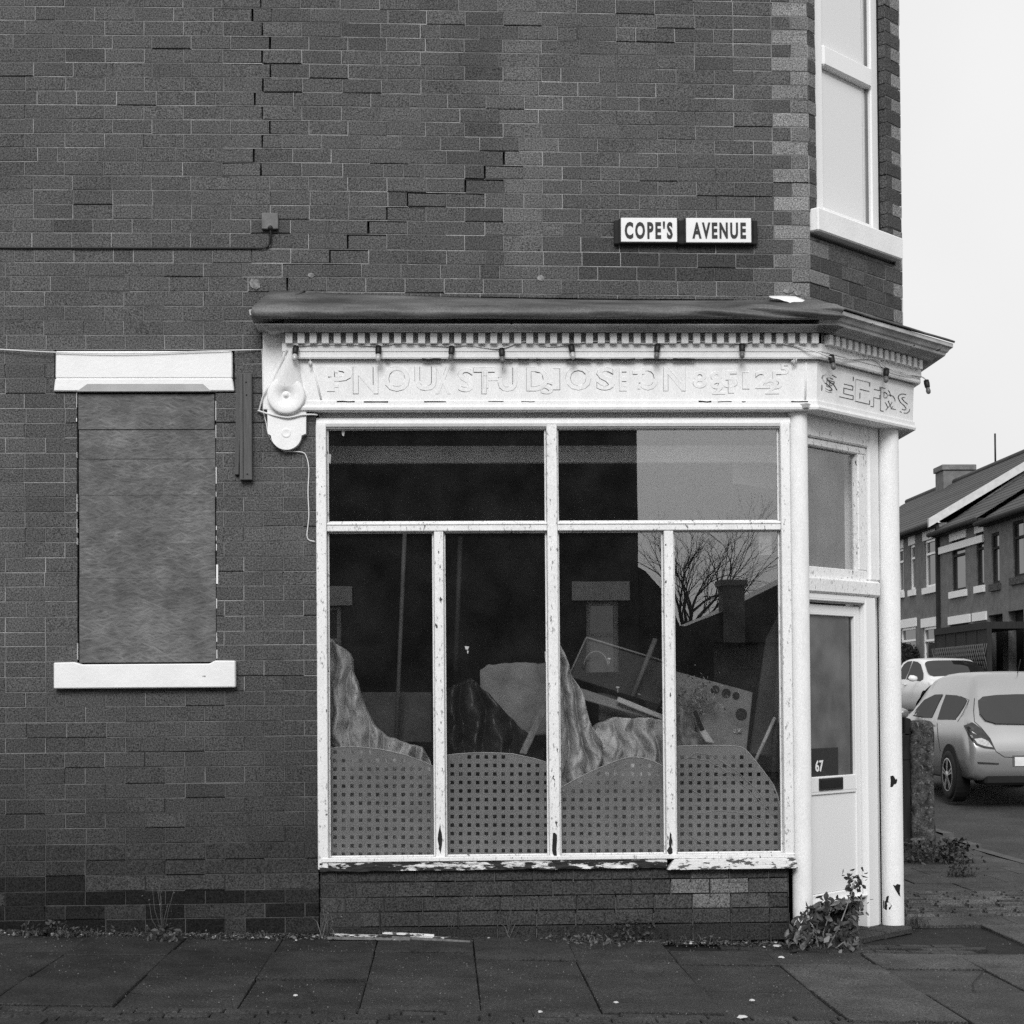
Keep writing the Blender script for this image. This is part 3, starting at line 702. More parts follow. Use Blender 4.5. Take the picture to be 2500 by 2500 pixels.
for yy, hh, prob in ((878.5, 4.0, 0.62), (979, 3.2, 0.55)):
    x = 775
    while x < 1950:
        L = rr.uniform(8, 70)
        if rr.random() < prob:
            e = [fp(x+L*q, yy+rr.uniform(-0.8, 0.8), 0.08)[1] for q in (0, 0.33, 0.66, 1)]
            us = [fp(x+L*q, yy, 0.08)[0] for q in (0, 0.33, 0.66, 1)]
            h = hh/408*rr.uniform(0.5, 1.1)
            nn_ = 0.0963 if yy < 900 else 0.0612
            P = list(zip(us, [q-h*0.5 for q in e]))+list(zip(us, [q+h*rr.uniform(0.2, 0.6) for q in e]))[::-1]
            mb.prism(F0, P, nn_-0.012, nn_+0.0006)
        x += L+rr.uniform(2, 30)
mb.build('split_gap', 'dark', fo)

# --- left console -----------------------------------------------------------------
con = thing('console_bracket', 'white painted scrolled console bracket at left end of the shop fascia', 'bracket', (PU(700), -0.03, PZ(1100, 700)))
mb = MB(); mb.prism(F0, [(PU(643, 900), PZ(1002, 690)), (PU(752, 900), PZ(1002, 690)), (PU(741, 900), PZ(880, 700)), (PU(700, 900), PZ(800, 700)), (PU(643, 900), PZ(795, 690))], 0.0, 0.035)
mb.build('back_plate', 'white', con, bevel=0.004)
mb = MB(); c = F0(PU(699, 968, 0.06), 0.034, PZ(966, 700, 0.06))
mb.lathe(c, (0, -1, 0), [(0.113, 0), (0.113, 0.045), (0.108, 0.052), (0.098, 0.054), (0.03, 0.058), (0.028, 0.05), (0.018, 0.05), (0.014, 0.062), (0, 0.063)], 36); mb.build('scroll', 'white', con)
mb = MB()
ax_, az_ = PU(712, 858, 0.09), PZ(858, 712, 0.09)
def cone(s, t):
    a = math.pi*(0.02+0.96*s); r = 0.108; bx = c[0]+r*math.cos(a)*-1; bz = c[2]+0.03
    x = bx+(ax_+0.03*(s-0.5)*2-bx)*t; z = bz+(az_-bz)*t
    return F0(x, 0.036+(0.05+0.05*t)*math.sin(a)**0.7, z)
mb.grid(cone, 16, 10); mb.build('drop', 'white', con)
mb = MB()
pl_ = [(PU(657), PZ(1003, 700)), (PU(752), PZ(1003, 700)), (PU(751), PZ(1062, 700)), (PU(741), PZ(1066, 700))]
cx_, cz_, rr_ = PU(703), PZ(1064, 700), (PU(741)-PU(666))/2
pl_ += [(cx_+rr_*math.cos(a), cz_-rr_*math.sin(a)) for a in np.linspace(0.05, math.pi-0.05, 16)]+[(PU(665), PZ(1066, 700)), (PU(658), PZ(1062, 700))]
mb.prism(F0, pl_, 0.0, 0.05); mb.build('foot_plate', 'white', con, bevel=0.006)
mb = MB(); mb.lathe(F0(PU(703), 0.0500, PZ(1060, 700)), (0, -1, 0), [(0.030, 0.0), (0.026, 0.004), (0.018, 0.0005), (0, 0.0002)], 18); mb.build('boss', 'white', con)

# --- street name --------------------------------------------------------------------
def sign(name, label, x0, x1, y0, y1, txt, tx0, tx1, ty0, ty1):
    t = thing(name, label, 'street sign', (PU((x0+x1)/2, 560), -0.05, PZ(y1, 1650)), 'street name plates on the brick wall')
    mb = MB(); a, b = PU(x0, 560, 0.05), PU(x1, 560, 0.05); c, d = PZ(y1, 1650, 0.05), PZ(y0, 1650, 0.05)
    mb.box(F0, a-0.012, b+0.010, 0.002, 0.046, c-0.006, d-0.002)
    mb.build('backing', 'soot', t, bevel=0.004)
    mb = MB(); mb.box(F0, a, b, 0.030, 0.052, c, d); mb.build('plate', 'signwhite', t, bevel=0.003)
    mb = MB(); fit_text(mb, F0, txt, PU(tx0, 560, 0.05), PU(tx1, 560, 0.05), PZ(ty1, 1650, 0.05), PZ(ty0, 1650, 0.05), 0.0535, bold=0.04, space=1.3); mb.build('lettering', 'signblack', t)
    return t
sign('street_sign', "white street name plate with black letters COPE'S on brick", 1516, 1653, 532, 591, "COPE'S", 1525, 1642, 541, 584)
sign('street_sign', 'white street name plate with black letters AVENUE on brick', 1675, 1834, 532, 592, 'AVENUE', 1690, 1821, 543, 583)
for x0, x1 in ((1499, 1514), (1655, 1673), (1837, 1849)):
    mb = MB(); mb.box(F0, PU(x0, 560, .03), PU(x1, 560, .03), 0.0, 0.038, PZ(597, 1650, .03), PZ(538, 1650, .03))
    mb.build('sign_fixing', 'soot', shop, bevel=0.006)

# ================================================================ CORNER DOORWAY
DN = -0.10
def cu(x, y=1700, n=DN): return cp(x, y, n)[0]
def cz(y, x=2060, n=DN): return cp(x, y, n)[1]
def ground_at(fr, u, n): p = fr(u, n, 0); return T(p[0], p[1])
ZB = ground_at(F1, 0.5, 0)
# round columns either side
def column(name, xa, xb, y, Yd, zb, zt, label=None):
    X0 = (wy(xa, y, Yd)[0]+wy(xb, y, Yd)[0])/2; r = (wy(xb, y, Yd)[0]-wy(xa, y, Yd)[0])/2
    mb = MB(); mb.lathe((X0, Yd, zb), (0, 0, 1), [(r+0.004, 0), (r, 0.03), (r, (zt-zb)*0.5), (r, zt-zb)], 40); return mb.build(name, 'white', shop), X0, r
ZSOF = PZ(1003)+0.01
_, X1, r1 = column('column', 1929, 1977, 1600, 0.045, T(2.1, 0)-0.02, ZSOF)
_, X2, r2 = column('column', 2147, 2199, 1600, 0.72, T(2.9, 0.7)-0.02, PZ(1003)+0.01)
for b_, x_, y_, pts, zc_ in ((0, X1, 0.045, None, 0),): pass
# rust holes in the right column
mb = MB()
def blot(cx, cy, r, ring, seed, k=0.0012, Xc=X2, Yc=0.72, rc=r2):
    rr = random.Random(seed); d = wy(cx, cy, Yc-rc); P = []
    for q in range(len(ring)):
        dx, dy = ring[q]; p = wy(cx+dx, cy+dy, Yc-rc); a = max(-0.97, min(0.97, (p[0]-Xc)/rc)); P.append((Xc+(rc+k)*a, Yc-(rc+k)*math.sqrt(1-a*a), p[2]))
    c = wy(cx, cy, Yc-rc); a = max(-0.9, min(0.9, (c[0]-Xc)/rc)); C_ = (Xc+(rc+k)*a, Yc-(rc+k)*math.sqrt(1-a*a), c[2])
    vs = [C_]+P; mb.poly(vs, [(0, 1+q, 1+(q+1) % len(P)) for q in range(len(P))])
mb = MB(); blot(2182, 1907, 0, [(-8, -12), (-2, -14), (9, -3), (7, 5), (-4, 15), (-8, 14), (-7, 0)], 1); mb.build('rust_hole', 'dark', shop, fix=False); mb = MB()
blot(2190, 2170, 0, [(-10, -10), (-4, -8), (0, -12), (9, -10), (7, 6), (9, 20), (3, 14), (-4, 2)], 2); mb.build('rust_hole', 'dark', shop, fix=False); mb = MB()
blot(2166, 2205, 0, [(-12, 14), (-6, -4), (2, -16), (6, -18), (4, -4), (12, 6), (8, 16), (0, 18)], 3)
mb.build('rust_hole', 'dark', shop, fix=False)

# soffit of the doorway, back of the fascia
mb = MB(); mb.box(F1, -0.10, CH+0.05, -0.45, 0.03, PZ(1003)+0.004, PZ(1003)+0.03); mb.build('soffit', 'dirtywhite', shop)
# frame of the doorway
df = thing('corner_door', 'white plastic front door numbered 67 with dark letter box in the corner doorway', 'door', F1(0.5, DN, ZB))
zL0, zL1 = cz(2207, 2070), cz(1478, 2050)           # leaf foot, leaf head
uR = cu(2105, 1800)
zTr = cz(1452, 2060)
mb = MB()
mb.box(F1, uR+0.006, cu(2133, 1800), DN-0.06, DN+0.03, ZB+0.02, zTr-0.002); mb.build('door_frame', 'pvc', df, bevel=0.012)
mb = MB()
mb.box(F1, 0.0, uR+0.005, DN-0.06, DN+0.030, zL1+0.020, zTr-0.004); mb.build('door_frame', 'pvc', df, bevel=0.004)
mb = MB(); mb.prism(Fr(F1(0, 0, 0), (0, 0), (0, 0)), [], 0, 0) if False else None
mb.poly([F1(0, DN+0.031, zL1+0.034), F1(uR, DN+0.031, zL1+0.034), F1(uR-0.02, DN+0.008, zL1+0.008), F1(0, DN+0.008, zL1+0.008)], [(0, 1, 2, 3)])
mb.build('frame_chamfer', 'midgrey', df, fix=False)  # sloping strip coloured greyer than the white frame
leaf = MB()
gL, gR, gZ0, gZ1 = cu(1960, 1700), cu(2092, 1700), cz(1894, 2040), cz(1503, 2040)
LN = DN-0.012
uL0 = 0.04
leaf.box(F1, gR, uR, LN-0.05, LN, zL0, zL1); leaf.box(F1, uL0, gR-0.0004, LN-0.05, LN, gZ1, zL1); leaf.box(F1, uL0, gR-0.0004, LN-0.05, LN, cz(1938, 2040), gZ0)
lf = leaf.build('door_leaf', 'pvc', df, bevel=0.004)
mb = MB(); mb.box(F1, uL0, gR-0.001, LN-0.045, LN-0.010, zL0+0.09, cz(1938, 2040)-0.001); mb.build('lower_panel', 'pvc', df)
mb = MB(); mb.box(F1, uL0, uR, LN-0.05, LN+0.002, zL0, zL0+0.088); mb.box(F1, uL0, uR+0.02, LN, LN+0.035, zL0+0.03, zL0+0.048); mb.build('weather_bar', 'pvc', df, bevel=0.006)
mb = MB()
mb.poly([F1(uL0, LN+0.001, cz(1930, 2040)), F1(gR+0.004, LN+0.001, cz(1930, 2040)), F1(gR-0.006, LN-0.009, cz(1940, 2040)), F1(uL0, LN-0.009, cz(1940, 2040))], [(0, 1, 2, 3)])
mb.poly([F1(uL0, LN+0.0005, gZ1+0.014), F1(gR+0.014, LN+0.0005, gZ1+0.014), F1(gR, LN-0.012, gZ1-0.002), F1(uL0, LN-0.012, gZ1-0.002)], [(0, 1, 2, 3)])
mb.build('glazing_bead', 'midgrey', df, fix=False)  # sloping beads coloured greyer than the white leaf
mb = MB(); mb.box(F1, uL0, gR-0.002, LN-0.03, LN-0.022, gZ0+0.001, gZ1-0.001); mb.build('pane', glass('obscure_glass', 0.07, 0.10, 0.25, solid=0.055), df)
mb = MB(); mb.box(F1, gR-0.022, gR-0.018, LN-0.0218, LN-0.0205, gZ0+0.003, gZ1-0.003); mb.box(F1, gR-0.03, gR-0.028, LN-0.0218, LN-0.0205, gZ0+0.003, gZ1-0.003); mb.build('glazing_spacer', 'dark', df)
mb = MB(); mb.box(F1, uL0, cu(2057, 1850), LN-0.0215, LN-0.0195, gZ0+0.002, cz(1826, 2030)); mb.build('dark_sticker', 'signblack', df)
mb = MB()
fit_text(mb, F1, '67', cu(2001, 1870), cu(2020, 1870), cz(1884.5, 2010), cz(1856, 2010), LN-0.018, bold=0.02, space=1.0); mb.build('house_number', 'signwhite', df)
mb = MB(); a, b = cu(2003, 1915), cu(2061, 1915); mb.box(F1, a, b, LN-0.02, LN+0.008, cz(1929, 2032), cz(1899, 2032)); lb = mb.build('letter_box', 'signblack', df, bevel=0.004)
mb = MB(); mb.box(F1, a+0.01, b-0.01, LN+0.0082, LN+0.0115, cz(1923, 2032), cz(1903, 2032)); mb.build('flap', 'dark', lb, bevel=0.002)
mb = MB(); mb.box(F1, uR+0.0003, uR+0.0055, LN-0.03, LN-0.022, zL0, zL1); mb.build('door_gap', 'dark', df)
mb = MB(); mb.box(F1, cu(2134, 1800), CH-0.13, DN-0.2, DN-0.04, ZB, ZSOF); mb.build('jamb', 'white', df)
# transom light above the door
tl = thing('transom_window', 'peeling white framed transom window directly above the corner door', 'window', F1(0.5, DN, zTr))
zt0 = cz(1418, 2040); gz0, gz1 = cz(1388, 2040), cz(1098, 2030); gr_ = cu(2092, 1250)
mb = MB(); mb.prism(F1, [(0, zTr-0.004), (cu(2136, 1450), zTr-0.004), (cu(2136, 1450), zt0+0.012), (0, zt0+0.012)], DN-0.05, DN+0.045); mb.build('transom', 'flaky', tl, bevel=0.012)
mb = MB(); mb.box(F1, 0, cu(2112, 1400), DN-0.04, DN+0.012, zt0+0.0125, gz0); mb.build('bottom_rail', 'flaky', tl, bevel=0.003)
mb = MB(); mb.box(F1, gr_, cu(2112, 1250), DN-0.04, DN+0.012, gz0+0.0005, gz1); mb.build('stile', 'flaky', tl, bevel=0.006)
mb = MB(); mb.box(F1, cu(2113, 1250), cu(2138, 1250), DN-0.05, DN+0.03, zt0+0.013, ZSOF-0.004); mb.build('window_frame', 'white', tl, bevel=0.012)
mb = MB(); mb.box(F1, 0, cu(2112, 1250), DN-0.04, DN+0.012, gz1+0.0005, gz1+0.05); mb.box(F1, 0, cu(2112, 1250), DN-0.04, DN+0.030, gz1+0.051, ZSOF-0.004); mb.build('top_rail', 'flaky', tl, bevel=0.008)
mb = MB(); mb.box(F1, 0.0, gr_-0.0005, DN-0.028, DN-0.024, gz0+0.0005, gz1-0.0005); mb.build('pane', 'doorglass', tl)
mb = MB(); mb.box(F1, 0.02, gr_-0.02, DN-0.5, DN-0.47, gz1-0.20, gz1-0.06); mb.build('blind_box', 'card', tl)
# step
st = thing('door_step', 'worn brick door step with weeds under the corner door', 'step', F1(0.6, 0.05, ZB-0.02))
for k in range(5):
    mb = MB(); u0 = 0.12+k*0.17; mb.brick(Fr(F1(0, 0, 0)[:2], (C45, C45), (C45, -C45)), u0, u0+0.163, -0.12, 0.10+random.uniform(-0.01, 0.01), ZB-0.03, ZB+0.022+random.uniform(-0.006, 0.004), 0.012, 0.55); mb.build('brick', 'brick', st)

# ================================================================ BEDROOM WINDOW ON THE CHAMFER
uw = thing('upstairs_window', 'white plastic casement window over the corner door in the chamfered brickwork', 'window', F1(W_U0, 0, W_Z0))
WN = -0.055
def wu(x, y=400): return cp(x, y, WN)[0]
def wz(y, x=2070): return cp(x, y, WN)[1]
wz0, wz1 = W_Z0+0.02, W_Z1-0.03
a0, a1 = W_U0+0.004, W_U1-0.004
m0, m1 = wu(2009, 300), wu(2127, 300)
r0, r1 = wz(190, 2070), wz(140, 2070)
mb = MB(); mb.box(F1, a0, m0, WN-0.06, WN, wz0, wz1); mb.box(F1, m1, a1, WN-0.06, WN, wz0, wz1); mb.box(F1, m0+0.0004, m1-0.0004, WN-0.06, WN, wz0, wz0+0.075); mb.box(F1, m0+0.0004, m1-0.0004, WN-0.06, WN, wz1-0.07, wz1)
wf = mb.build('window_frame', 'pvc', uw, bevel=0.008)
mb = MB(); mb.box(F1, m0+0.0006, m1-0.0006, WN-0.055, WN+0.012, r0, r1); mb.build('mid_rail', 'pvc', uw, bevel=0.012)
mb = MB(); mb.box(F1, a0, a1, WN, WN+0.05, wz0-0.012, wz0+0.012); mb.build('sill_trim', 'pvc', uw, bevel=0.009)
for z0, z1 in ((wz0+0.076, r0-0.001), (r1+0.001, wz1-0.071)):
    mb = MB(); mb.box(F1, m0+0.001, m1-0.001, WN-0.04, WN-0.034, z0, z1); mb.build('pane', 'upglass', uw)
    mb = MB(); mb.box(F1, m1-0.022, m1-0.0012, WN-0.0335, WN-0.024, z0+0.002, z1-0.002); mb.build('glazing_bead', 'card', uw)
mb = MB(); mb.box(F1, S_U0, S_U1, -0.12, 0.055, S_Z0, S_Z1); mb.build('window_sill', 'stone_white', uw, bevel=0.008)

# ================================================================ WIRES, CABLES, LAMP STRING
def wire(name, pts, r, m, parent=None):
    mb = MB(); P = [Vector(p) for p in pts]; Q = []
    for i in range(len(P)-1):                      # Catmull-Rom through the points
        p0, p1, p2, p3 = P[max(i-1, 0)], P[i], P[i+1], P[min(i+2, len(P)-1)]
        for k in range(6):
            t = k/6; Q.append(0.5*((2*p1)+(-p0+p2)*t+(2*p0-5*p1+4*p2-p3)*t*t+(-p0+3*p1-3*p2+p3)*t**3))
    Q.append(P[-1]); mb.tube(Q, r, 5); return mb.build(name, m, parent)
def fpt(x, y, n): u, z = fp(x, y, n); return F0(u, n, z)
def cpt(x, y, n): u, z = cp(x, y, n); return F1(u, n, z)
o = wire('cable', [fpt(-60, 851, .02), fpt(0, 853, .02), fpt(70, 857, .03), fpt(138, 860, .034), fpt(300, 863, .036), fpt(480, 858, .034), fpt(574, 855, .03), fpt(634, 854, .01), fpt(640, 858, .01), fpt(641, 900, .01), fpt(642, 960, .01), fpt(643, 1003, .01), fpt(650, 1033, .01), fpt(656, 1062, .012), fpt(672, 1086, .012), fpt(690, 1099, .012), fpt(704, 1102, .012), fpt(737, 1104, .012), fpt(748, 1115, .01), fpt(754, 1145, .01), fpt(752, 1200, .01), fpt(754, 1260, .01), fpt(750, 1312, .01), fpt(768, 1322, .015)], 0.0035, 'cable_white')
tag(o, 'thin white cable running over the white lintel and down past the bracket', 'cable')
o = wire('cable', [fpt(700, 852, .12), fpt(690, 880, .09), fpt(668, 925, .05), fpt(645, 960, .05), fpt(633, 1000, .02), fpt(632, 1003, .02), fpt(655, 1010, .05), fpt(680, 1016, .06), fpt(705, 1019, .064), fpt(735, 1013, .06), fpt(760, 1012, .055), fpt(775, 1013, .03)], 0.0055, 'cable_white')
tag(o, 'thicker white cable looped across the console bracket at the left of the fascia', 'cable')
jb = thing('junction_box', 'small grey junction box fixed to the upper wall with black cable running left', 'junction box', (PU(660), -0.01, PZ(560, 660)))
mb = MB(); mb.box(F0, PU(640, 540), PU(680, 540), 0.0, 0.03, PZ(562, 660), PZ(523, 660)); mb.build('box', mat('grey_box', 0.14, 0.7, 0.3, 20, 0.2), jb, bevel=0.003)
mb = MB(); mb.lathe(fpt(660, 557, .031), (0, -1, -0.4), [(0.016, -0.01), (0.016, 0.01), (0.010, 0.016), (0, 0.016)], 10); mb.build('gland', 'cable_black', jb)
wire('cable', [fpt(-60, 603, .008), fpt(0, 605, .008), fpt(200, 605.5, .009), fpt(420, 606, .008), fpt(600, 606, .008), fpt(645, 605, .012), fpt(658, 595, .016), fpt(661, 578, .03), fpt(660, 558, .036)], 0.0062, 'cable_black', jb)
ls = thing('lamp_string', 'string of old black bulb holders on white wire strung under the shop cornice', 'light string', (PU(1300), -0.12, PZ(860)))
hs = [(722, 850, 1), (924, 850, 1), (1103, 851, 0), (1225, 856, 0), (1395, 846, 1), (1605, 846, 0), (1812, 844, 0)]
wpts = []
for (xa, ya, ba), (xb, yb, bb) in zip(hs[:-1], hs[1:]):
    wpts += [fpt(xa, ya-6, .115), fpt((xa*2+xb)/3, min(ya, yb)-10+random.uniform(-3, 4), .108), fpt((xa+xb*2)/3, max(ya, yb)-9+random.uniform(-3, 2), .108)]
wpts += [fpt(1812, 838, .115), fpt(1850, 832, .11), fpt(1900, 838, .11), fpt(1950, 846, .12), fpt(1990, 858, .14)]
chs = [(2030, 872, .11), (2164, 905, .11), (2262, 933, .12)]
wpts += [cpt(2030, 872, .13), cpt(2075, 877, .115), cpt(2110, 875, .115), cpt(2140, 878, .12), cpt(2164, 897, .12), cpt(2200, 912, .115), cpt(2245, 918, .115), cpt(2262, 928, .125)]
wire('wire', wpts, 0.0042, 'cable_white', ls)
def holder(p, bulb, k):
    p = Vector(p); ax = Vector((random.uniform(-.15, .15), -0.25, -1)).normalized()
    mb = MB(); mb.lathe(p-ax*0.012, ax, [(0, 0), (0.017, 0), (0.019, 0.02), (0.017, 0.045), (0.013, 0.052), (0, 0.052)], 12); h = mb.build('lamp_holder', 'cable_black', ls)
    mb = MB(); mb.lathe(p+ax*0.036, ax, [(0.011, 0), (0.013, 0.012), (0.016, 0.026), (0.013, 0.04), (0.006, 0.046), (0, 0.047)], 12)
    mb.build('bulb', 'bulb' if bulb else mat_oldbulb, h)
mat_oldbulb = mat('dead_bulb', 0.12, 0.3)
for x, y, b in hs: holder(fpt(x, y, .125), b, 0)
for x, y, n in chs: holder(cpt(x, y, n+.012), 0, 0)

# ================================================================ INSIDE THE SHOP
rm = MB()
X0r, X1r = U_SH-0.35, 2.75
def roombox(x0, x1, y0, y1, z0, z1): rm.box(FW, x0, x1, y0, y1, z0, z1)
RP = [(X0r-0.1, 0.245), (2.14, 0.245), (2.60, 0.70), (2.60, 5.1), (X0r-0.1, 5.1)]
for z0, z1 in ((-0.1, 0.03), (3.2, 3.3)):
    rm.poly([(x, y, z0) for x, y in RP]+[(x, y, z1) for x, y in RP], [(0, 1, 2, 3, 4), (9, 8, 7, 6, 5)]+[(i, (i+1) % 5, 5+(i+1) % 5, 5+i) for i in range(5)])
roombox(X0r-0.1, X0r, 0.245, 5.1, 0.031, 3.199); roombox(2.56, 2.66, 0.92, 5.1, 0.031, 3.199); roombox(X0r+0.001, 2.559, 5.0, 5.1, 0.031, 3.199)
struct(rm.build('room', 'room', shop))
zb = PZ(2097)-0.02
mb = MB(); mb.box(FW, PU(779), 2.05, 0.076, 0.85, zb-0.03, zb); mb.build('window_bed', 'room', shop)
mb = MB(); Yv = 0.40
a, b = wy(790, 1100, Yv), wy(1930, 1100, Yv)
mb.box(FW, a[0], b[0], Yv, Yv+0.06, wy(1300, 1129, Yv)[2], wy(1300, 1103, Yv)[2]); mb.box(FW, a[0], b[0], Yv-0.012, Yv+0.06, wy(1300, 1102.6, Yv)[2], wy(1300, 1089, Yv)[2]); mb.build('pelmet', mat('pelmet_board', 0.75, 0.7, 0.2, 3), shop)
ZBED = zb

def perf(name, label, xl, xr, prof, yb, Y, x0, y0, pitch=20.8, hole=9.0, seed=0):
    """sheet with a curved top and rows of square holes; prof: photo points along its top edge"""
    px = [p[0] for p in prof]; py = [p[1] for p in prof]
    xs = [xl, xr]; x = x0
    while x < xr: xs += [x-hole/2, x+hole/2, x+pitch/2]; x += pitch
    xs = sorted(v for v in xs if xl <= v <= xr); zs = []
    y = y0
    while y < yb: zs += [y-hole/2, y+hole/2]; y += pitch
    zs = sorted([v for v in zs if v < yb]+[yb, min(py)-1])
    def top(v): return float(np.interp(v, px, py))
    vs = {}; mb = MB(); V_ = []; Fs = []
    def vid(i, j):
        if (i, j) not in vs:
            yy = max(zs[j], top(xs[i])); p = wy(xs[i], yy, Y); vs[(i, j)] = len(V_); V_.append((p[0], Y+0.002*noise.noise(Vector((p[0]*5, p[2]*4, seed))), p[2]))
        return vs[(i, j)]
    for i in range(len(xs)-1):
        for j in range(len(zs)-1):
            xc, yc = (xs[i]+xs[i+1])/2, (zs[j]+zs[j+1])/2
            if zs[j+1] <= max(top(xs[i]), top(xs[i+1]))-0.01 and zs[j+1] <= min(top(xs[i]), top(xs[i+1])): continue
            inh = abs((xc-x0+pitch/2) % pitch-pitch/2) < hole/2 and abs((yc-y0+pitch/2) % pitch-pitch/2) < hole/2
            if inh and yc-hole/2 > top(xc)+4: continue
            Fs.append((vid(i, j), vid(i+1, j), vid(i+1, j+1), vid(i, j+1)))
    mb.poly(V_, Fs)
    t = thing(name, label, 'panel', (wy((xl+xr)/2, yb, Y)[0], Y, ZBED), 'perforated panels behind the shop glass')
    o = mb.build('sheet', 'perf', t, fix=True); q = o.modifiers.new('thickness', 'SOLIDIFY'); q.thickness = 0.003; q.offset = 0
    mb = MB(); mb.tube([wy(v, top(v), Y-0.002) for v in np.linspace(xl, xr, 24)], 0.0028, 5); mb.build('rim', 'perf_rim', t)
    return t
YP = 0.085
perf('perforated_panel', 'grey perforated sheet with low rounded top, leftmost of four behind the window', 797, 1063, [(797, 1830), (825, 1824), (870, 1823), (930, 1829), (990, 1843), (1040, 1862), (1063, 1873)], 2091, YP, 818, 1836)
perf('perforated_panel', 'grey perforated sheet with shallow arched top, second from the left in the window', 1083, 1340, [(1083, 1845), (1120, 1840), (1180, 1837), (1250, 1840), (1310, 1853), (1340, 1863)], 2090, YP+0.004, 1104, 1848)
perf('perforated_panel', 'grey perforated sheet with steep hump top, third from the left in the window', 1363, 1628, [(1363, 1927), (1400, 1905), (1450, 1880), (1510, 1855), (1540, 1848), (1570, 1850), (1600, 1860), (1628, 1876)], 2088, YP, 1378, 1869)
perf('perforated_panel', 'grey perforated sheet scrawled with white loops, rightmost of four in the window', 1648, 1912, [(1648, 1822), (1700, 1820), (1780, 1820), (1815, 1824), (1835, 1845), (1870, 1890), (1895, 1925), (1906, 1970), (1912, 2010)], 2080, YP+0.02, 1665, 1828)
# pale loops smeared on the glass before the fourth sheet
sm_ = MB()
for pts in ([(1690, 2000), (1700, 1985), (1760, 1979), (1820, 1985), (1860, 2000), (1885, 2025), (1890, 2040)], [(1660, 1860), (1700, 1838), (1740, 1845), (1780, 1870), (1820, 1900), (1860, 1945), (1900, 1990)], [(1690, 1850), (1730, 1858), (1770, 1880), (1800, 1905), (1850, 1950), (1900, 2005)], [(1750, 1892), (1780, 1885), (1800, 1890), (1830, 1910), (1860, 1940)], [(1690, 1930), (1705, 1938), (1717, 1945)], [(1660, 2020), (1690, 2045), (1740, 2070)], [(1720, 1880), (1700, 1890), (1690, 1910)]):
    P = [Vector(wy(x, y, YP+0.017)) for x, y in pts]; Q = []
    for i in range(len(P)-1):
        for k in range(5): Q.append(P[i].lerp(P[i+1], k/5)+Vector((0, 0, 0.002*math.sin(k*2.1+i))))
    sm_.tube(Q, 0.0022, 5)
for _o in [o for o in bpy.data.objects if o.name.startswith('perforated_panel') and 'scrawled' in o.get('label', '')]: sm_.build('pale_scrawl', mat('pale_smear', 0.30, 0.9), _o)

def heap(name, label, cat, prof, Y0, Y1, m, zb=None, fold=0.05, fq=9.0, seed=0, nx=60, nz=34, parts=None):
    """cloth lying in folds: its skyline through photo points prof (at depth Y0), falling to zb"""
    zb = ZBED if zb is None else zb
    P = [wy(x, y, Y0) for x, y in prof]; xs = [p[0] for p in P]; zs = [p[2] for p in P]
    def fn(s, t):
        x = xs[0]+(xs[-1]-xs[0])*s; zt = float(np.interp(x, xs, zs))+0.012*noise.noise(Vector((x*22, 0, seed)))
        z = zb+(zt-zb)*min(1, t/0.8) if t < 0.8 else zt+0.03*(t-0.8)/0.2*0
        wx = x+0.05*noise.noise(Vector((x*7, z*7, seed+2))); wz_ = z+0.05*noise.noise(Vector((x*6, z*8, seed+6)))
        rg = lambda a_, b_, c_: 0.35-abs(noise.noise(Vector((a_, b_, c_))))
        f = 0.75*(1-1.4*abs(math.sin(wx*fq*2.5+2.2*noise.noise(Vector((x*2, z*2.5, seed)))+z*(2 if seed % 2 else -3))))+0.5*rg(wx*fq*0.9+z*1.5, wz_*1.6, seed)+0.45*rg(wx*fq*1.2-z*5, wz_*3.0, seed+4)+0.25*rg(wx*fq*1.6+z*11, wz_*fq*0.6, seed+8)+0.03*noise.noise(Vector((wx*fq*6, wz_*fq*4, seed+3)))
        y = Y0-0.10*(1-min(1, t/0.8))**1.3+fold*f
        if t > 0.8: y += (Y1-Y0)*(t-0.8)/0.2
        return (x, max(y, YP+0.03), z)
    mb = MB(); mb.grid(fn, nx, nz); o = mb.build(name, m); q = o.modifiers.new('thickness', 'SOLIDIFY'); q.thickness = 0.004
    tag(o, label, cat); return o
heap('fabric_heap', 'crumpled pale curtain bunched at the left end of the shop window', 'fabric', [(795, 1552), (812, 1565), (850, 1592), (858, 1612), (848, 1618), (870, 1660), (885, 1720), (910, 1770), (935, 1795), (985, 1815), (1030, 1826), (1050, 1860), (1058, 1900)], 0.24, 0.5, 'cloth', fold=0.10, fq=13, seed=1, nx=150, nz=110)
heap('bin_bag', 'dark plastic sack behind the second perforated panel', 'sack', [(1078, 1690), (1110, 1672), (1150, 1655), (1190, 1690), (1240, 1745), (1290, 1790), (1330, 1830)], 0.42, 0.7, 'cloth_dark', fold=0.11, fq=9, seed=5, nx=120, nz=80)
heap('net_curtain', 'pale curtain hanging beside the central mullion inside the window', 'curtain', [(1358, 1560), (1372, 1580), (1383, 1605), (1400, 1650), (1425, 1700), (1440, 1760), (1470, 1810), (1480, 1870), (1490, 1930)], 0.22, 0.36, 'cloth', fold=0.10, fq=14, seed=9, nx=110, nz=110)
heap('dust_sheet', 'crumpled pale dust sheet over a box behind the third panel', 'cloth', [(1448, 1800), (1462, 1772), (1490, 1756), (1520, 1750), (1545, 1757), (1575, 1750), (1600, 1755), (1632, 1760)], 0.30, 0.62, 'cloth', fold=0.10, fq=11, seed=13, nx=120, nz=80)
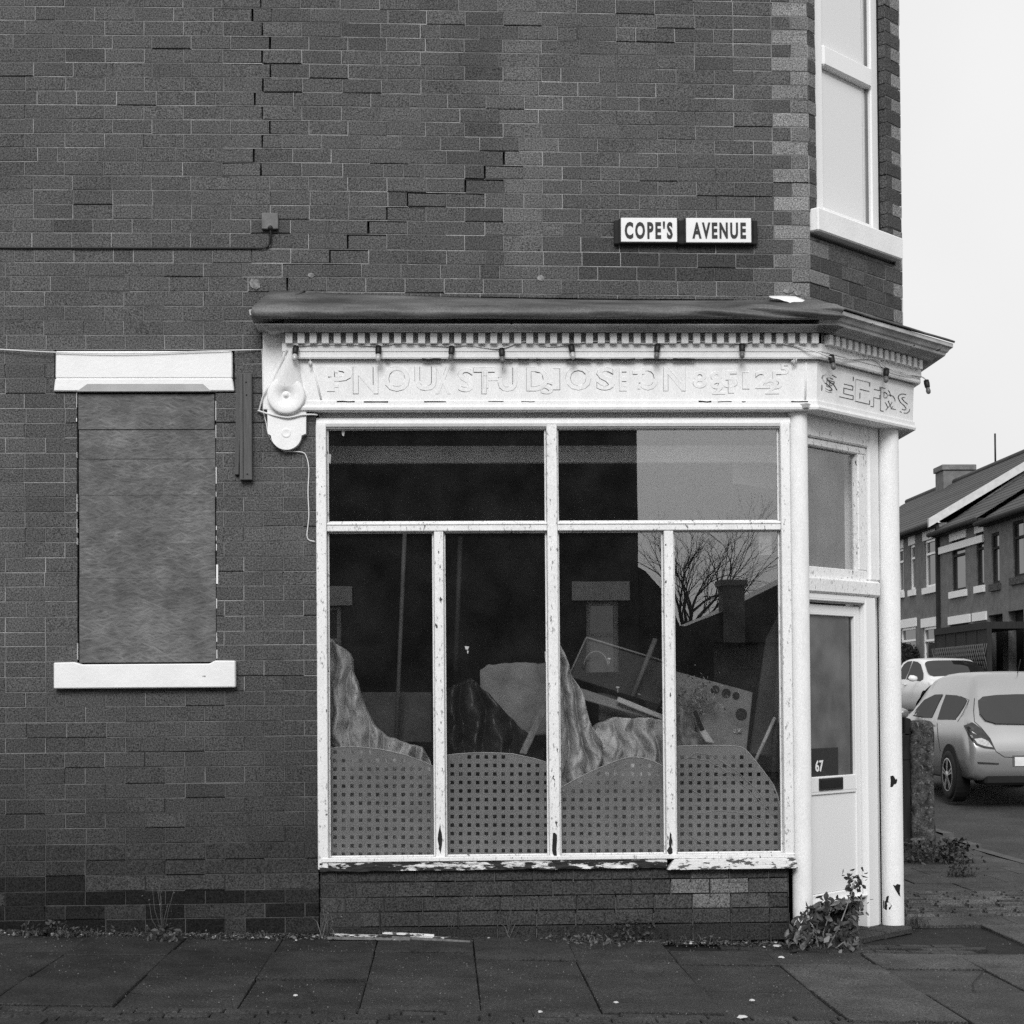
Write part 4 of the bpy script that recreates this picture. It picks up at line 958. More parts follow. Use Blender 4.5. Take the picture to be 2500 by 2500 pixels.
heap('rag', 'grey rag pile behind the scrawled perforated panel', 'cloth', [(1640, 1690), (1665, 1730), (1690, 1780), (1720, 1805), (1760, 1822), (1800, 1822)], 0.26, 0.4, mat('rag', 0.15, 0.95, 0.5, 20, 0.3, 0.6, 40), fold=0.04, fq=14, seed=17, nx=70, nz=40)
hp2 = thing('dried_plant', 'dried leafy plant behind the fourth pane left of the printed discs', 'plant', wy(1690, 1780, 0.30))
mb = MB(); rr = random.Random(31)
for k in range(420):
    x = 1700+rr.gauss(0, 36); y = 1695+rr.gauss(0, 22)+abs(x-1700)*0.2; s_ = 0.011*rr.uniform(0.5, 1.3); P_ = Vector(wy(x, y, 0.27+rr.gauss(0, 0.03))); a_ = Vector((rr.gauss(0, 1), rr.gauss(0, 1), rr.gauss(0, 1))).normalized(); b_ = a_.cross(Vector((rr.gauss(0, 1), 1, rr.gauss(0, 1)))).normalized()
    mb.poly([P_-a_*s_, P_+b_*s_*0.5, P_+a_*s_, P_-b_*s_*0.5], [(0, 1, 2, 3)])
mb.build('foliage', mat('dry_leaf', 0.20, 0.9, 0.5, 30), hp2)
mb = MB()
for k in range(7): mb.tube([wy(1700, 1790, 0.3), wy(1700+rr.gauss(0, 14), 1740, 0.29), wy(1700+rr.gauss(0, 40), 1690+rr.gauss(0, 14), 0.28)], 0.003, 4)
mb.build('stem', 'card', hp2)
def board(name, label, cat, quad, Y0, Y1, m, th=0.02, parent=None):
    """flat board through four photo points, its top edge at Y1"""
    P = [wy(x, y, Y) for (x, y), Y in zip(quad, (Y0, Y0, Y1, Y1))]
    n = (Vector(P[1])-Vector(P[0])).cross(Vector(P[3])-Vector(P[0])).normalized()*th
    if n.y < 0: n = -n
    mb = MB(); mb.poly(P+[tuple(Vector(p)+n) for p in P], [(0, 1, 2, 3), (7, 6, 5, 4), (0, 4, 5, 1), (1, 5, 6, 2), (2, 6, 7, 3), (3, 7, 4, 0)])
    o = mb.build(name, m, parent, bevel=0.004)
    if parent is None: tag(o, label, cat)
    return o
def rod(name, label, cat, a, b, Ya, Yb, r, m, r2=None):
    mb = MB(); mb.tube([wy(*a, Ya), wy(*b, Yb)], r, 8, r2=r2); o = mb.build(name, m); tag(o, label, cat); return o
heap('cushion', 'pale sagging mattress corner leaning beside the central mullion', 'mattress', [(1172, 1636), (1190, 1624), (1240, 1618), (1290, 1617), (1342, 1620)], 0.75, 0.95, mat('ticking', 0.16, 0.95, 0.3, 6, 0.2), fold=0.03, fq=4, seed=21, zb=PZ(1800))
board('plank', 'slim pale batten leaning towards the central mullion', 'batten', [(1268, 1838), (1285, 1842), (1342, 1722), (1326, 1716)], 0.30, 0.42, 'wood', 0.02)
rod('pole', 'tall grey pole standing inside behind the first pane', 'pole', (967, 1815), (988, 1300), 0.62, 0.62, 0.014, mat('dull_pole', 0.075, 0.6))
rod('pole', 'faint dark pole standing deep inside behind the second pane', 'pole', (1112, 1640), (1124, 1310), 0.9, 0.9, 0.016, mat('dim_pole', 0.03, 0.7))
sc = thing('suitcase', 'dark shiny suitcase tipped on its corner behind the third pane', 'suitcase', wy(1500, 1740, 0.5))
board('shell', '', '', [(1388, 1652), (1612, 1722), (1640, 1620), (1432, 1556)], 0.48, 0.60, 'suitcase', 0.18, sc)
mb = MB(); mb.tube([wy(1432, 1556, 0.585), wy(1640, 1620, 0.585)], 0.006, 6); mb.tube([wy(1388, 1652, 0.465), wy(1432, 1556, 0.585)], 0.006, 6); mb.build('piping', 'card', sc)
mb = MB(); mb.tube([wy(1455+30*math.cos(a)*1.0, 1630-40*math.sin(a), 0.50) for a in np.linspace(0, math.pi, 10)], 0.005, 6); mb.build('handle', 'card', sc)
board('plank', 'long bare plank slanting across under the dark suitcase', 'plank', [(1360, 1690), (1636, 1768), (1636, 1752), (1360, 1660)], 0.40, 0.42, 'card', 0.015)
board('plank', 'pale narrow lath lying across the box behind the third pane', 'plank', [(1505, 1712), (1632, 1762), (1632, 1750), (1510, 1700)], 0.36, 0.37, 'palewood', 0.012)
for q, (x, y) in enumerate(((1487, 1612), (1508, 1682))):
    mb = MB()
    p = wy(x, y, 0.40); mb.lathe((p[0], p[1], p[2]-0.012), (0, 0, 1), [(0.0, -0.012), (0.005, -0.010), (0.005, 0.014), (0.013, 0.018), (0.011, 0.026), (0, 0.028)], 8)
    o = mb.build('paper_tag', 'perf_rim'); tag(o, ('small pale knob showing against the dark suitcase', 'small pale knob just under the dark suitcase')[q], 'knob')
ct = thing('flat_carton', 'tilted flat carton printed with dark discs behind the fourth pane', 'carton', wy(1740, 1820, 0.34))
board('carton', '', '', [(1640, 1812), (1822, 1840), (1838, 1690), (1640, 1636)], 0.32, 0.40, mat('carton', 0.15, 0.8, 0.3, 7, 0.25), 0.05, ct)
def onboard(x, y):                                   # a point on the carton's face
    t = (1826-y)/(1826-1663); return Vector(wy(x, y, 0.32+0.08*t-0.002))
mb = MB()
for (x, y, r) in ((1746, 1684, 11), (1773, 1692, 11), (1797, 1698, 8.5), (1810, 1743, 14)):
    c = onboard(x, y); mb.poly([c]+[tuple(onboard(x+r*math.cos(a), y+r*math.sin(a))) for a in np.linspace(0, 2*math.pi, 25)[:-1]], [(0, 1+k, 1+(k+1) % 24) for k in range(24)])
mb.build('printed_disc', 'dark', ct, fix=False)
mb = MB(); p = onboard(1790, 1785)
FC = Fr((p[0], p[1]), (1, 0), (0, -1))
fit_text(mb, FC, 'GB', 0.0, 0.018, p[2]-0.012, p[2]+0.012, 0.004, bold=0.02)
for k in range(4):
    d = (0.030+0.006*0, 0)
q0 = p[2]
for (x0, z0, x1, z1) in ((.022, -.016, .052, .016), (.022, .016, .052, -.016), (.022, 0, .052, 0), (.037, -.018, .037, .018)):
    mb.tube([FC(x0, 0.005, q0+z0), FC(x1, 0.005, q0+z1)], 0.0026, 4)
mb.build('printed_mark', 'perf_rim', ct)
sp = thing('scraper', 'wooden handled saw propped on the scrawled panel in the fourth pane', 'saw', wy(1745, 1815, 0.2))
board('blade', '', '', [(1712, 1790), (1722, 1786), (1700, 1733), (1692, 1738)], 0.19, 0.2, 'dark', 0.004, sp)
board('grip', '', '', [(1724, 1812), (1746, 1815), (1722, 1780), (1708, 1786)], 0.18, 0.19, 'palewood', 0.012, sp)
rod('broom_handle', 'pale broom handle leaning at the right edge of the window', 'broom handle', (1842, 1862), (1892, 1752), 0.26, 0.30, 0.012, 'palewood')
rod('pole', 'grey square post leaning inside the right edge of the window', 'post', (1888, 1900), (1906, 1560), 0.34, 0.36, 0.022, mat('grey_post', 0.06, 0.7))
rod('paint_roller', 'white tipped tool propped at the right edge of the window', 'tool', (1903, 1764), (1906, 1716), 0.16, 0.165, 0.011, 'perf_rim')
board('board', 'dark leaning board filling the right side of the fourth pane', 'board', [(1830, 1840), (1915, 1850), (1915, 1470), (1870, 1560)], 0.50, 0.60, mat('dark_board', 0.045, 0.8, 0.3, 4), 0.02)
board('box', 'dim cardboard box standing at the back behind the first pane', 'box', [(882, 1812), (1054, 1812), (1054, 1690), (882, 1690)], 0.70, 0.71, mat('dim_card', 0.05, 0.9, 0.3, 8), 0.2)
rod('pole', 'thin pale rod leaning across behind the third pane', 'rod', (1545, 1700), (1600, 1560), 0.42, 0.46, 0.016, mat('dim_rod', 0.10, 0.8))
board('picture_frame', 'dim framed board propped behind the third pane under the suitcase', 'frame', [(1462, 1760), (1560, 1770), (1560, 1700), (1462, 1690)], 0.52, 0.54, mat('dim_frame', 0.06, 0.8, 0.5, 20), 0.02)
# paint flecks and paper scraps on the glass
mb = MB()
for (x, y, w_, h) in ((838, 1058, 8, 14), (805, 1120, 7, 26), (1140, 1582, 11, 9), (1142, 1592, 4, 8), (1334, 1605, 8, 30), (1030, 1047, 22, 5)):
    p = wy(x, y, 0.0436); k = 1/408; mb.poly([(p[0]-w_*k/2, 0.0436, p[2]+h*k/2), (p[0]+w_*k/2, 0.0436, p[2]+h*k/2.5), (p[0]+w_*k/5, 0.0436, p[2]-h*k/2), (p[0]-w_*k/3, 0.0436, p[2]-h*k/3)], [(0, 1, 2, 3)])
mb.build('paint_fleck', 'perf_rim', bpy.data.objects['shop_window'], fix=False)
mb = MB(); p0, p1 = wy(1852, 1300, 0.052), wy(1884, 1355, 0.052); mb.box(FW, p0[0], p1[0], 0.050, 0.052, p1[2], p0[2]); o = mb.build('paper_notice', mat('notice_back', 0.14, 0.8)); tag(o, 'small blank paper notice stuck inside the top right of the fourth pane', 'notice')

# ================================================================ GROUND
def sheet(name, m, x0, x1, y0, y1, dz_, nx, ny, parent=None):
    mb = MB(); mb.grid(lambda s, t: (x0+(x1-x0)*s, y0+(y1-y0)*t, T(x0+(x1-x0)*s, y0+(y1-y0)*t)+dz_), nx, ny); return mb.build(name, m, parent)
struct(sheet('ground', 'asphalt', -260, 260, -260, 330, -0.16, 104, 118))
KX = 5.15                                           # kerb of the side street
struct(sheet('side_road', 'asphalt', KX+0.1, 12.6, -3.0, 69, -0.10, 8, 72))
struct(sheet('front_road', 'asphalt', -40, 40, -16, -3.2, -0.12, 40, 8))
pav = struct(sheet('pavement', 'soil', -6, KX, -2.99, 0.9, -0.022, 22, 10))
struct(sheet('side_pavement', 'soil', 2.9, KX, 0.901, 60, -0.022, 6, 60))
pav2 = bpy.data.objects['side_pavement']
def slab(x0, x1, y0, y1, parent, name='paving_slab', g=0.006, jit=0.004, t=1.0, m='slab', h=0.05, sk=0.0, bev=0.004):
    def sh(x, y): return x+sk*(y)
    b = random.uniform(-jit, jit); tx = random.uniform(-jit, jit); ty = random.uniform(-jit, jit)
    q_ = lambda: random.uniform(-0.003, 0.003)
    O = [(x0+g/2+q_(), y0+g/2+q_()), (x1-g/2+q_(), y0+g/2+q_()), (x1-g/2+q_(), y1-g/2+q_()), (x0+g/2+q_(), y1-g/2+q_())]
    I = [(x0+g/2+bev, y0+g/2+bev), (x1-g/2-bev, y0+g/2+bev), (x1-g/2-bev, y1-g/2-bev), (x0+g/2+bev, y1-g/2-bev)]
    def z(x, y): return T(x, y)+b+tx*(x-x0)/(x1-x0)+ty*(y-y0)/(y1-y0)
    P = [(sh(x, y), y, z(x, y)-h) for x, y in O]+[(sh(x, y), y, z(x, y)-bev) for x, y in O]+[(sh(x, y), y, z(x, y)) for x, y in I]
    fs = [(8, 9, 10, 11)]
    for k in range(4):
        j = (k+1) % 4; fs += [(4+k, 4+j, 8+j, 8+k), (k, j, 4+j, 4+k)]
    mb = MB(); mb.poly(P, fs, t); c = (sh((x0+x1)/2, (y0+y1)/2), (y0+y1)/2, z((x0+x1)/2, (y0+y1)/2))
    return mb.build(name, m, parent, origin=c, fix=True)
YS = -2.38                                           # where the setts begin
for c_ in range(-9, 10):                             # slabs laid in columns running out from the wall, their ends staggered
    x0 = 0.165+0.558*c_; x1 = x0+0.558; rr = random.Random(400+c_)
    if x0 > KX-0.1 or x1 < -5: continue
    x1 = min(x1, KX-0.005)
    j0 = {0: -1.66, -1: -1.42, -2: -1.56, -3: -1.50, 1: -1.62, 2: -1.72, 3: -1.66, 4: -1.75, 5: -1.60}.get(c_, -1.5+rr.uniform(-0.2, 0.2))
    top = 0.03 if x1 < 1.62 else (-0.425 if x0 < 3.0 else 0.89)
    cuts = [top]+[v for v in (j0+0.82, j0) if v < top-0.08]
    cuts += [YS] if x1 < 1.9 else [j0-0.82, -2.97]
    for ya_, yb_ in zip(cuts[:-1], cuts[1:]): slab(x0, x1, yb_, ya_, pav, jit=0.008, g=rr.choice((0.004, 0.005, 0.007)), t=rr.uniform(0.7, 1.3)*(1.0 if x0 < 1.8 else 1.7))
for r in range(4):
    y1 = YS-0.008-r*0.108; x = -3.0-0.05*r; rr = random.Random(80+r)
    while x < 1.82:
        slab(x, min(x+0.2, 1.835), y1-0.1, y1, pav, 'sett', 0.007, 0.004, rr.uniform(0.8, 1.5), bev=0.006); x += 0.2
for r in range(4):                                   # small paviors round the foot of the step
    x = 1.62+0.1*(r % 2)
    while x < 3.1:
        y0 = -0.415+r*0.105
        if y0+0.1 < (x-XC)-0.06 or x < XC or True:
            slab(x, x+0.2, y0, y0+0.103, pav, 'sett', 0.008, 0.004, random.uniform(0.6, 1.1), bev=0.006)
        x += 0.2
mb = MB()                                            # kerb along the front road
for k in range(12):
    x0 = -5.4+k*0.92; mb.brick(Fr((0, -3.0), (1, 0), (0, -1)), x0, x0+0.914, -0.28+0.0, 0.0, T(x0, 0)-0.13, T(x0+0.45, 0)+0.0, 0.01)
struct(mb.build('kerb', 'frontkerb'))
for r in range(20):                                  # side pavement
    y0 = 0.91+r*0.62
    if 1.25 < y0 < 2.7: 
        xs_ = [4.62]
    else: xs_ = [3.02+0.3*(r % 2)]
    x = xs_[0]
    if r > 9: break
    while x < KX-0.15:
        e = min(x+0.75, KX-0.004); slab(x, e, y0, y0+0.617, pav2, jit=0.004, t=random.uniform(1.1, 2.0)); x += 0.75
rest_ = MB()
for r in range(10, 60):
    y0 = 0.91+r*0.62; x = 3.02+0.3*(r % 2)
    while x < KX-0.15:
        e = min(x+0.75, KX-0.004); z = T(x, y0); t = random.uniform(1.1, 2.0)
        rest_.poly([(x+.004, y0+.004, T(x, y0)), (e-.004, y0+.004, T(e, y0)), (e-.004, y0+.612, T(e, y0+.61)), (x+.004, y0+.612, T(x, y0+.61))], [(0, 1, 2, 3)], t); x += 0.75
stuff(rest_.build('paving_slab', 'slab', pav2))
st_ = MB()                                           # ribbed setts in front of the yard gate
y0 = 1.28
while y0 < 2.72:
    x = 3.04+random.uniform(0, 0.1)
    while x < 4.6:
        e = min(x+0.22, 4.61); z = random.uniform(-0.004, 0.004); h = T(x, y0)+z
        P = [(x+.006, y0+.006, h-.02), (e-.006, y0+.006, h-.02), (e-.006, y0+.10, h-.02), (x+.006, y0+.10, h-.02), (x+.02, y0+.032, h+0.014), (e-.02, y0+.032, h+0.014), (e-.02, y0+.075, h+.014), (x+.02, y0+.075, h+.014)]
        st_.poly(P, [(4, 5, 6, 7), (0, 1, 5, 4), (1, 2, 6, 5), (2, 3, 7, 6), (3, 0, 4, 7)], random.uniform(1.2, 3.2)); x += 0.22
    y0 += 0.107
stuff(st_.build('sett', 'slab', pav2))
kb = MB()
for k in range(60):
    y0 = -2.8+k*0.92; z = T(KX, y0+0.45); kb.brick(Fr((KX, 0), (0, 1), (1, 0)), y0, y0+0.914, 0.0, 0.12, z-0.13, z+0.002, 0.012)
struct(kb.build('kerb', 'kerb'))
fk = MB()                                            # far pavement of the side street
fk.grid(lambda s, t: (12.6+2.0*s, -3+72*t, T(13, -3+72*t)+0.0), 2, 40); struct(fk.build('far_pavement', 'kerb'))
# cracks across slabs
mb = MB()
for pts in ([(2411, 2359), (2392, 2380), (2375, 2399), (2376, 2415), (2390, 2432)], [(736, 2400), (755, 2420), (775, 2438)], [(1590, 2400), (1610, 2440), (1660, 2470)], [(180, 2447), (230, 2425), (290, 2415), (345, 2424)]):
    P = [Vector(gr(x, y, 0.0062)) for x, y in pts]
    for a, b in zip(P[:-1], P[1:]):
        d = (b-a).normalized(); n = Vector((-d.y, d.x, 0))*0.003; mb.poly([a-n, b-n, b+n, a+n], [(0, 1, 2, 3)])
mb.build('slab_crack', 'dark', pav)

# ================================================================ WEEDS, BUSH, LITTER
def leaves(mb, pts, size, tlo, thi, flat=0.0, rr=random):
    for p in pts:
        s = size*rr.uniform(0.6, 1.3); a = Vector((rr.gauss(0, 1), rr.gauss(0, 1), rr.gauss(0, 1)*(1-flat))).normalized(); b = a.cross(Vector((rr.gauss(0, 1), rr.gauss(0, 1), rr.gauss(0, 1)))).normalized()
        n = a.cross(b); p = Vector(p)
        mb.poly([p-a*s, p-a*s*0.2+b*s*0.55-n*s*0.15, p+a*s*0.5+b*s*0.35, p+a*s, p+a*s*0.5-b*s*0.35, p-a*s*0.2-b*s*0.55-n*s*0.15, p+n*s*0.12], [(0, 6, 1), (1, 6, 2), (2, 6, 3), (3, 6, 4), (4, 6, 5), (5, 6, 0)], rr.uniform(tlo, thi))
def blades(mb, c, n, h, spread, tlo, thi, rr):
    for _ in range(n):
        a = rr.uniform(0, 6.283); r = spread*rr.random(); p = Vector((c[0]+r*math.cos(a), c[1]+r*math.sin(a)*0.6, c[2])); hh = h*rr.uniform(0.4, 1.1); l = Vector((rr.gauss(0, 0.5), rr.gauss(0, 0.4), 0))*hh
        w_ = 0.003; d = Vector((math.cos(a), math.sin(a), 0))*w_; q = p+l*0.4+Vector((0, 0, hh*0.7)); e = p+l+Vector((0, 0, hh))
        mb.poly([p-d, p+d, q+d*0.7, e, q-d*0.7], [(0, 1, 2, 4), (4, 2, 3)], rr.uniform(tlo, thi))
def weed(label, x, y, w_, h, nl, size, nb=0, tlo=0.5, thi=1.5, dy=0.0, seed=0, stems=0, name='weed', m='leaf'):
    rr = random.Random(seed+int(x)); c = Vector(gr(x, y)); 
    if c.y > -0.02 and c.x < 2.0: c = Vector((wy(x, y, -0.04)[0], -0.04, T(wy(x, y, -0.04)[0], -0.04)))
    k = (c.y+DIST)/F_PX; W = w_*k; H = h*k
    t = thing(name, label, 'bush' if name == 'bush' else 'weed', tuple(c))
    mb = MB(); pts = [(c.x+rr.gauss(0, 0.33)*W, c.y+rr.gauss(0, 0.25)*W*0.6-0.02, c.z+abs(rr.random())**1.3*H) for _ in range(nl)]
    leaves(mb, pts, size, tlo, thi, 0.2, rr)
    if nb: blades(mb, c, nb, H*0.9, W*0.5, tlo, thi, rr)
    mb.build('foliage', m, t)
    if stems:
        mb = MB()
        for _ in range(stems):
            e = Vector((c.x+rr.gauss(0, 0.22)*W, c.y+rr.gauss(0, 0.1)*W, c.z+H*rr.uniform(0.7, 1.15))); mid = c.lerp(e, 0.55)+Vector((rr.gauss(0, 0.08)*W, 0, 0))
            mb.tube([c, mid, e], 0.0022, 4, r2=0.001)
        mb.build('stem', 'stem', t)
    return t
weed('low rosette weed with leafy clump at the foot of the left wall corner', 110, 2284, 90, 34, 60, 0.02, 40, seed=1)
weed('tall thin flowering weed growing against the black plinth bricks', 398, 2300, 60, 40, 50, 0.022, 8, seed=2)
t = weed('spindly seed stalks rising in front of the black plinth bricks', 398, 2290, 90, 120, 34, 0.008, 0, 1.5, 4.0, seed=3, stems=7)
weed('tiny two leaf weed at the wall foot left of the flowering weed', 268, 2282, 26, 22, 10, 0.014, 4, seed=4)
weed('small weed tuft at the wall foot just left of the flowering stalks', 342, 2288, 40, 26, 30, 0.013, 10, seed=5)
weed('little sprig at the wall foot right of the flowering weed', 497, 2290, 18, 22, 12, 0.012, 3, seed=6)
weed('dry twiggy weed at the corner where the shop base meets the left wall', 798, 2292, 60, 70, 10, 0.008, 8, 1.0, 3.0, seed=7, stems=6)
weed('small dense dark shrub against the brick base below the third pane', 1545, 2300, 120, 60, 260, 0.013, 0, 0.3, 1.0, seed=8)
weed('dry grass stalk leaning on the brick base below the second pane', 1250, 2292, 60, 90, 0, 0.01, 6, 1, 2, seed=9, stems=4)
weed('second dry stalk by the fallen lath below the second pane', 1100, 2292, 30, 46, 0, 0.01, 4, 1, 2, seed=10, stems=3)
weed('thin weeds at the foot of the right column on the step', 2175, 2235, 80, 40, 90, 0.010, 60, 0.5, 1.4, seed=11)
weed('grass tuft on the pavement right of the step', 2235, 2262, 90, 40, 30, 0.008, 90, 0.6, 1.6, seed=12)
weed('rough weeds round the foot of the mossy gatepost', 2235, 2105, 130, 60, 220, 0.024, 120, 0.4, 1.4, seed=13)
weed('bushy weed clump right of the mossy gatepost', 2320, 2105, 90, 60, 240, 0.028, 60, 0.4, 1.5, seed=14)
weed('low weeds on the pavement before the ribbed setts', 2345, 2140, 70, 36, 120, 0.018, 60, 0.3, 1.0, seed=15)
# the bush at the door: woody stems, big leaves, a shoot reaching up
rr = random.Random(77); c = Vector((wy(2010, 2338, -0.14)[0], -0.14, T(2.1, -0.14)))
bt_ = thing('bush', 'straggly leafy bush sprouting from the foot of the column beside the door', 'bush', tuple(c))
def bpt(x, y, Y): return Vector(wy(x, y, Y))
lf_ = MB(); sm_ = MB()
for k in range(520):
    a = rr.random(); x = 1920+175*rr.random(); yt = 2185+120*abs((x-2020)/110)**2*0.9; yb_ = 2345-10*abs((x-2010)/90); y = yt+(yb_-yt)*rr.random()**0.8
    if x < 1965 and y < 2215+rr.random()*25: continue
    Y = -0.10+rr.gauss(0, 0.10)-0.06*(y-2200)/140
    leaves(lf_, [bpt(x, y, min(Y, 0.02))], 0.026, 0.2, 1.9 if y < 2270 else 3.0, 0.0, rr)
for k in range(95):
    t = rr.random(); x = 2095-12*t+rr.gauss(0, 13); y = 2235-105*t+rr.gauss(0, 8); leaves(lf_, [bpt(x, y, 0.03+rr.gauss(0, 0.02))], 0.022, 0.3, 1.5, 0.0, rr)
for (x0, y0, x1, y1, x2, y2) in ((2000, 2330, 1990, 2270, 1960, 2225), (2015, 2335, 2010, 2280, 2030, 2215), (2010, 2338, 2050, 2260, 2085, 2165), (1998, 2336, 1950, 2300, 1925, 2290), (2020, 2330, 2060, 2300, 2100, 2330), (1990, 2330, 1960, 2280, 1930, 2262), (2000, 2335, 1992, 2290, 1996, 2250), (2080, 2170, 2088, 2150, 2100, 2165)):
    sm_.tube([bpt(x0, y0, -0.20), bpt(x1, y1, -0.17), bpt(x2, y2, -0.05)], 0.006, 5, r2=0.0025)
lf_.build('foliage', 'leaf', bt_); sm_.build('stem', mat('woody_stem', 0.22, 0.8), bt_)
mb = MB(); rr = random.Random(55)                    # grit scattered over the slabs
for k in range(3600):
    x = rr.uniform(-2.4, 4.6); y = rr.uniform(-2.6, 0.0) if x < 3 else rr.uniform(-2.4, 5); s_ = rr.choice((0.0014, 0.0018, 0.0025, 0.0025, 0.0045)); z = T(x, y)+0.009
    a_ = rr.uniform(0, 3); c_, d_ = math.cos(a_)*s_, math.sin(a_)*s_
    mb.poly([(x-c_, y-d_, z-.004), (x+d_, y-c_, z-.004), (x+c_, y+d_, z-.004), (x-d_, y+c_, z-.004), (x, y, z+s_*0.4)], [(0, 1, 4), (1, 2, 4), (2, 3, 4), (3, 0, 4)], rr.choice((0.15, 0.3, 0.5, 0.8, 1.0)))
stuff(mb.build('grit', mat('grit', 0.17, 0.9, tint=True)))
weed('scrubby weed tuft against the black plinth below the boarded window', 190, 2286, 110, 26, 70, 0.012, 60, 0.5, 1.5, seed=21)
weed('short grass tuft at the wall foot midway to the shopfront corner', 610, 2290, 90, 18, 24, 0.010, 50, 0.5, 1.5, seed=22)
weed('sparse weeds at the brick base below the fourth pane', 1690, 2298, 130, 26, 60, 0.010, 40, 0.5, 1.6, seed=23)
weed('dead leaves and shoots heaped left of the small dark shrub', 1420, 2304, 170, 26, 130, 0.014, 30, 0.7, 2.6, seed=24)
# grit and dead leaves lying along the wall foot
mb = MB(); rr = random.Random(5)
for k in range(2600):
    x = rr.uniform(-2.7, 2.1); y = -0.03-abs(rr.gauss(0, 0.085)); z = T(x, y)+0.007
    dens = 1.0 if 0.45 < x < 1.75 or x < -0.6 else 0.5
    if rr.random() > dens: continue
    leaves(mb, [(x, y, z+0.004)], rr.choice((0.004, 0.006, 0.009, 0.012)), 0.2, 2.0 if rr.random() < 0.8 else 9.0, 0.85, rr)
stuff(mb.build('leaf_litter', 'leaf'))
mb = MB(); rr = random.Random(6)
for k in range(6500):                                # moss and earth in the gutter between wall and slabs
    x = rr.uniform(-2.7, 2.0); y = 0.0-abs(rr.gauss(0, 0.05))*(1.4+noise.noise(Vector((x*3, 0, 0)))); leaves(mb, [(x, y, T(x, y)+0.004+rr.random()*0.016*max(0.2, 1+y*8))], 0.008, 0.1, 1.6, 0.5, rr)
stuff(mb.build('moss', 'leaf'))
pk = thing('fallen_lath', 'splintered white painted lath lying on the pavement along the brick base', 'lath', gr(950, 2300))
def lath(x0, y0, x1, y1, w_, m, z):
    a, b = Vector(gr(x0, y0)), Vector(gr(x1, y1)); d = (b-a).normalized(); n = Vector((-d.y, d.x, 0))*w_/2; mb = MB()
    P = [a-n, b-n*0.6, b+n*0.3, a+n]; mb.poly([p+Vector((0, 0, z)) for p in P]+[p+Vector((0, 0, z+0.012)) for p in P], [(3, 2, 1, 0), (4, 5, 6, 7), (0, 1, 5, 4), (1, 2, 6, 5), (2, 3, 7, 6), (3, 0, 4, 7)]); return mb.build('splinter', m, pk)
lath(806, 2289, 1122, 2299, 0.035, 'rotten', 0.012); lath(800, 2296, 1000, 2299, 0.03, 'wood', 0.008); lath(930, 2292, 1148, 2306, 0.03, 'wood', 0.010); lath(840, 2285, 1060, 2296, 0.02, 'scaly', 0.024)
for (x, y, w_, lab) in ((1908, 2336, 0.034, 'white pebble on the pavement in front of the leafy bush'), (1812, 2481, 0.05, 'largest white scrap on the slabs at the bottom edge'), (1318, 2469, 0.022, 'small square white scrap near the front setts'), (1504, 2446, 0.02, 'small pale scrap on the slabs below the third pane'), (1837, 2441, 0.026, 'small pale scrap above the largest scrap'), (1895, 2308, 0.05, 'pale stick end lying at the foot of the left column'), (722, 2429, 0.02, 'pale fleck on the cracked slab left of the shopfront')):
    c = Vector(gr(x, y, 0.008)); mb = MB(); rr = random.Random(int(x)); k = 9
    R_ = [(c.x+w_/2*math.cos(a)*rr.uniform(0.6, 1.25)*1.1, c.y+w_/2*math.sin(a)*rr.uniform(0.6, 1.5)*1.4) for a in np.linspace(0, 6.283, k+1)[:-1]]
    mb.poly([(x_, y_, c.z-0.003) for x_, y_ in R_]+[(c.x+(x_-c.x)*0.7, c.y+(y_-c.y)*0.7, c.z+0.002) for x_, y_ in R_], [tuple(range(k)), tuple(range(2*k-1, k-1, -1))]+[(q, (q+1) % k, k+(q+1) % k, k+q) for q in range(k)])
    tag(mb.build('litter_scrap', 'litter'), lab, 'litter', 'scraps littering the pavement')

# ================================================================ GATEPOSTS
gx, gy, gz_ = gr(2256, 2082)
def rough_post(name, label, x, y, z0, wd, h, m, amp, seed, top=0.05):
    mb = MB()
    def fn(s, t):
        a = 2*math.pi*s; c_, s_ = math.cos(a), math.sin(a); r = wd/2/max(abs(c_), abs(s_))**0.85
        zz = h*min(1.0, t/0.93); rr_ = r*(1 if t < 0.90 else max(0.0, 1-((t-0.90)/0.10)**2.2))
        if t > 0.93: zz = h
        if t < 0.25: rr_ *= 1.0+0.10*(1-t/0.25)
        dr = amp*(noise.noise(Vector((c_*2+seed, s_*2, zz*4)))+0.5*noise.noise(Vector((c_*6+seed, s_*6, zz*13)))) if t < 0.97 else 0
        return (x+(rr_+dr)*c_, y+(rr_+dr)*s_, z0+zz-top*max(0, rr_ and (rr_/(wd*0.6))**4)*0.6*(t > 0.86))
    mb.grid(fn, 40, 40); o = mb.build(name, m); tag(o, label, 'gatepost'); return o
kp = (gy+DIST)/F_PX
rough_post('gatepost', 'weathered mossy stone gatepost with rounded top beyond the corner door', gx, gy+0.11, gz_-0.05, 58*kp, 326*kp+0.05, 'stone', 0.016, 3)
dp = thing('gate_stump', 'dark timber gate stump against the left of the mossy gatepost', 'gatepost', (wy(2205, 2080, gy+0.05)[0], gy+0.15, gz_))
xq = wy(2212, 2000, gy+0.12)[0]
mb = MB(); mb.box(FW, xq-0.10, xq+0.07, gy+0.06, gy+0.2, gz_-0.05, wy(2212, 1790, gy+.1)[2]); mb.build('post', 'oldpost', dp, bevel=0.006)
